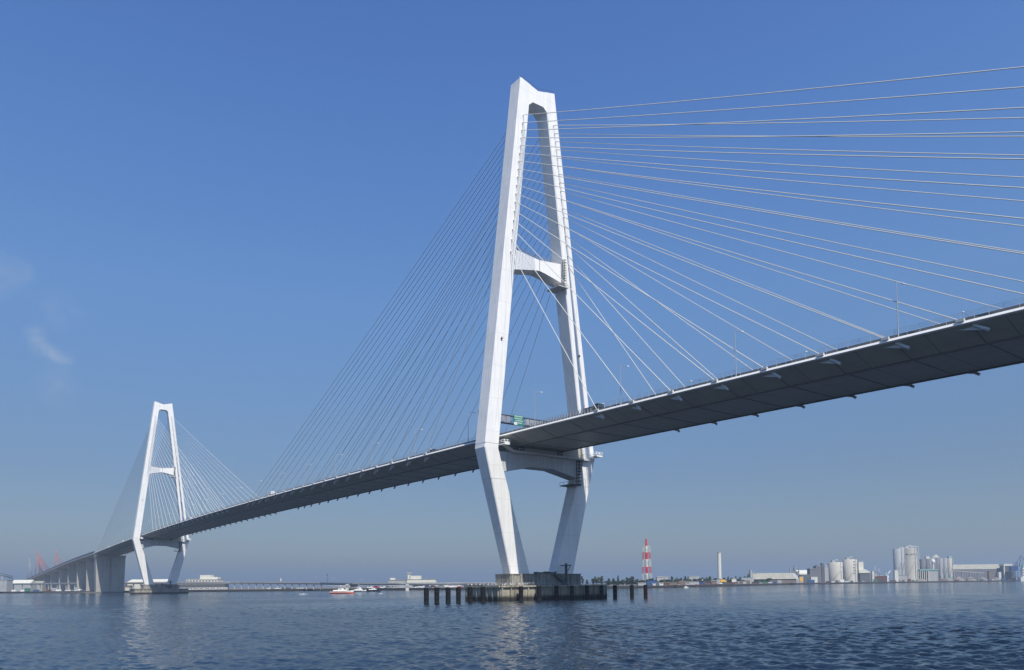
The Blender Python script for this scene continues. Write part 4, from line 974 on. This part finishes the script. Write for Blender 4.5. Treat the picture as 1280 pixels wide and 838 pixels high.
# ------------------------------------------------------------------ water
def water_mesh():
    rs=[3,10,18,25]; r=30.0
    while r<1000: rs.append(r); r*=1+min(.0042+max(0,(r-150))*.000020,.02)
    while r<12000: rs.append(r); r*=1.12
    rs=np.array(rs)
    a0=YAW; fine=np.arange(-48,48.01,.10); th=np.concatenate([fine,np.arange(52,308,6)]); th=np.radians(th)+a0
    RR,TT=np.meshgrid(rs,th,indexing='ij'); Xw=CU+RR*np.cos(TT); Yw=CV+RR*np.sin(TT)
    dr=np.gradient(rs)[:,None]; Zw=np.zeros_like(Xw); rg=np.random.RandomState(3)
    base=YAW+2.2
    for lam,amp,n in ((9,.018,6),(5.0,.020,10),(2.8,.030,18),(1.7,.034,24),(.95,.024,30)):
        for _ in range(n):
            l=lam*rg.uniform(.75,1.3); k=2*np.pi/l; d=base+rg.normal(0,.55); ph=rg.uniform(0,6.28)
            fade=np.clip((l/(2.6*dr)-.5)*1.5,0,1)
            Zw+=fade*amp*rg.uniform(.6,1.3)/math.sqrt(n)*2.3*np.sin(k*(Xw*np.cos(d)+Yw*np.sin(d))+ph+.6*np.sin(.13*Xw+.09*Yw+ph))
    # gust patches modulate height
    g=.75+.25*np.sin(Xw*.021+1.3*np.sin(Yw*.017))+.2*np.sin(Yw*.043+Xw*.013)
    Zw*=np.clip(g,.35,1.3)
    nr,nt_=Xw.shape
    V=np.stack([Xw,Yw,Zw],-1).reshape(-1,3); V=np.vstack([V,[[CU,CV,0]]])
    i=np.arange(nr-1)[:,None]*nt_; j=np.arange(nt_)[None,:]; jn=(j+1)%nt_
    Q=np.stack([i+j,i+nt_+j,i+nt_+jn,i+jn],-1).reshape(-1,4)
    me=bpy.data.meshes.new('water'); nq=len(Q); T_=np.stack([np.full(nt_,len(V)-1),np.arange(nt_),(np.arange(nt_)+1)%nt_],-1)
    me.vertices.add(len(V)); me.vertices.foreach_set('co',V.astype(np.float32).ravel())
    me.loops.add(nq*4+len(T_)*3); me.loops.foreach_set('vertex_index',np.concatenate([Q.ravel(),T_.ravel()]).astype(np.int32))
    me.polygons.add(nq+len(T_)); ls=np.concatenate([np.arange(nq)*4,nq*4+np.arange(len(T_))*3]).astype(np.int32)
    me.polygons.foreach_set('loop_start',ls); me.polygons.foreach_set('use_smooth',np.ones(nq+len(T_),bool)); me.update(calc_edges=True); me.validate()
    return me
m,nt,b=nodes('sea_water'); N=nt.nodes.new; L=nt.links.new
b.inputs['Base Color'].default_value=(.005,.013,.026,1); b.inputs['Roughness'].default_value=.08; b.inputs['IOR'].default_value=1.333
ge=N('ShaderNodeNewGeometry')
mp=N('ShaderNodeMapping'); mp.inputs['Rotation'].default_value=(0,0,-(YAW+2.2)); mp.inputs['Scale'].default_value=(1,.45,1); L(ge.outputs['Position'],mp.inputs[0])
prev=None
for s,dist,st in ((.16,.5,.8),(.7,.24,1.),(2.6,.09,1.)):
    n=N('ShaderNodeTexNoise'); n.inputs['Scale'].default_value=s; n.inputs['Detail'].default_value=4; n.inputs['Roughness'].default_value=.55; n.inputs['Distortion'].default_value=.3; L(mp.outputs[0],n.inputs['Vector'])
    bp=N('ShaderNodeBump'); bp.inputs['Strength'].default_value=st; bp.inputs['Distance'].default_value=dist; L(n.outputs['Fac'],bp.inputs['Height'])
    if prev is None:
        pn=N('ShaderNodeTexNoise'); pn.inputs['Scale'].default_value=.012; pn.inputs['Detail'].default_value=3; pn.inputs['Distortion'].default_value=.8; L(mp.outputs[0],pn.inputs['Vector'])
        pm=N('ShaderNodeMapRange'); pm.inputs[1].default_value=.38; pm.inputs[2].default_value=.62; pm.inputs[3].default_value=.35; pm.inputs[4].default_value=1.1; L(pn.outputs['Fac'],pm.inputs[0])
    sm_=N('ShaderNodeMath'); sm_.operation='MULTIPLY'; sm_.inputs[1].default_value=st; L(pm.outputs[0],sm_.inputs[0]); L(sm_.outputs[0],bp.inputs['Strength'])
    if prev: L(prev.outputs[0],bp.inputs['Normal'])
    prev=bp
L(prev.outputs[0],b.inputs['Normal'])
MT['water']=m
wm=water_mesh(); wm.materials.append(m); o=bpy.data.objects.new('water',wm); col.objects.link(o); o['kind']='structure'

# ------------------------------------------------------------------ haze
hm=bpy.data.materials.new('haze_air'); hm.use_nodes=True; nt=hm.node_tree; nt.nodes.clear()
out=nt.nodes.new('ShaderNodeOutputMaterial'); pv=nt.nodes.new('ShaderNodeVolumePrincipled'); nt.links.new(pv.outputs[0],out.inputs['Volume'])
pv.inputs['Color'].default_value=(.62,.78,.95,1); pv.inputs['Density'].default_value=HAZE if 'HAZE' in globals() else 0.00020; pv.inputs['Anisotropy'].default_value=.3
MT['haze']=hm
o=MB().bb(CU-12600,CU+12600,CV-12600,CV+12600,-4,197).build('haze','haze'); o['kind']='stuff'

# ------------------------------------------------------------------ light
EL=45; sdir=Vector((-.70,.145,1.0)).normalized()
sun=bpy.data.lights.new('sun','SUN'); sun.energy=5.0; sun.angle=R(.53); sun.color=(1,.93,.82)
so=bpy.data.objects.new('sun',sun); col.objects.link(so); so.rotation_euler=sdir.to_track_quat('Z','Y').to_euler()
w=bpy.data.worlds.new('World'); sc.world=w; w.use_nodes=True; nt=w.node_tree; N=nt.nodes.new; L=nt.links.new
bg=nt.nodes['Background']; sky=N('ShaderNodeTexSky'); sky.sky_type='NISHITA'; sky.sun_disc=False
sky.sun_elevation=math.asin(sdir.z); sky.sun_rotation=math.atan2(sdir.x,sdir.y)
sky.air_density=1.0; sky.dust_density=1.0; sky.ozone_density=1.5; sky.altitude=0
gm=N('ShaderNodeGamma'); gm.inputs[1].default_value=1.0; L(sky.outputs[0],gm.inputs[0])
bg.inputs[1].default_value=.12
# clear-day balance of the sky: deeper blue overhead, duller towards the horizon
tcs=N('ShaderNodeTexCoord'); sx=N('ShaderNodeSeparateXYZ'); nv=N('ShaderNodeVectorMath'); nv.operation='NORMALIZE'; L(tcs.outputs['Generated'],nv.inputs[0]); L(nv.outputs[0],sx.inputs[0])
rp=N('ShaderNodeValToRGB'); L(sx.outputs[2],rp.inputs[0]); el=rp.color_ramp.elements
SKY=[(0.0,(.455,.485,.545)),(.08,(.43,.47,.55)),(.14,(.44,.495,.595)),(.2,(.49,.58,.695)),(.35,(.63,.83,1.04)),(.5,(.60,.88,1.24)),(.62,(.56,.83,1.29)),(1,(.38,.56,.85))]
el[0].position=0; el[1].position=1
for p_,c_ in SKY[1:-1]: el.new(p_)
for e_,(p_,c_) in zip(sorted(el,key=lambda q:q.position),SKY): e_.color=(*[v*.5 for v in c_],1)
ms=N('ShaderNodeMix'); ms.data_type='RGBA'; ms.blend_type='MULTIPLY'; ms.inputs[0].default_value=1; ms.clamp_result=False; L(gm.outputs[0],ms.inputs[6]); L(rp.outputs[0],ms.inputs[7])
sc2=N('ShaderNodeVectorMath'); sc2.operation='SCALE'; sc2.inputs['Scale'].default_value=2.0; L(ms.outputs[2],sc2.inputs[0])
# faint wisps of cloud at two bearings in the sky
tc=N('ShaderNodeTexCoord'); last=sc2.outputs[0]
def dirof(px,py):
    rx=px-640; ry=CYP-py; return (fwd*F+rc*rx+uc*ry).normalized()
nz=N('ShaderNodeTexNoise'); nz.inputs['Scale'].default_value=26; nz.inputs['Detail'].default_value=9; nz.inputs['Roughness'].default_value=.6; nz.inputs['Distortion'].default_value=1.2
cm=N('ShaderNodeMapping'); cm.inputs['Scale'].default_value=(1,1,1.6); cm.inputs['Rotation'].default_value=(.5,.3,0); L(tc.outputs['Generated'],cm.inputs[0]); L(cm.outputs[0],nz.inputs['Vector'])
for pxy,rad,amt in (((2,345),.030,.17),((28,340),.016,.11),((44,418),.012,.22),((50,434),.012,.32),((65,443),.011,.28),((80,452),.012,.20),((75,385),.028,.10),((72,484),.026,.10)):
    d=dirof(*pxy); vd=N('ShaderNodeVectorMath'); vd.operation='DISTANCE'; vd.inputs[1].default_value=d
    nrm=N('ShaderNodeVectorMath'); nrm.operation='NORMALIZE'; L(tc.outputs['Generated'],nrm.inputs[0]); 
    L(nrm.outputs[0],vd.inputs[0])
    mr=N('ShaderNodeMapRange'); mr.interpolation_type='SMOOTHSTEP'; mr.inputs[1].default_value=rad*1.25; mr.inputs[2].default_value=0; mr.inputs[3].default_value=0; mr.inputs[4].default_value=1; L(vd.outputs['Value'],mr.inputs[0])
    r2=N('ShaderNodeMapRange'); r2.inputs[1].default_value=.35; r2.inputs[2].default_value=.68; r2.inputs[3].default_value=.15; r2.inputs[4].default_value=1; L(nz.outputs['Fac'],r2.inputs[0])
    mu=N('ShaderNodeMath'); mu.operation='MULTIPLY'; L(mr.outputs[0],mu.inputs[0]); L(r2.outputs[0],mu.inputs[1])
    m3=N('ShaderNodeMath'); m3.operation='MULTIPLY'; m3.inputs[1].default_value=amt; L(mu.outputs[0],m3.inputs[0])
    mx=N('ShaderNodeMix'); mx.data_type='RGBA'; L(m3.outputs[0],mx.inputs[0]); L(last,mx.inputs[6]); mx.inputs[7].default_value=(4.6,4.7,4.8,1); last=mx.outputs[2]
L(last,bg.inputs[0])
sc.view_settings.view_transform='Standard'; sc.view_settings.look='None'; sc.view_settings.gamma=1; sc.view_settings.exposure=.22
sc.render.resolution_x=1024; sc.render.resolution_y=670
sc.cycles.max_bounces=6; sc.cycles.volume_bounces=0
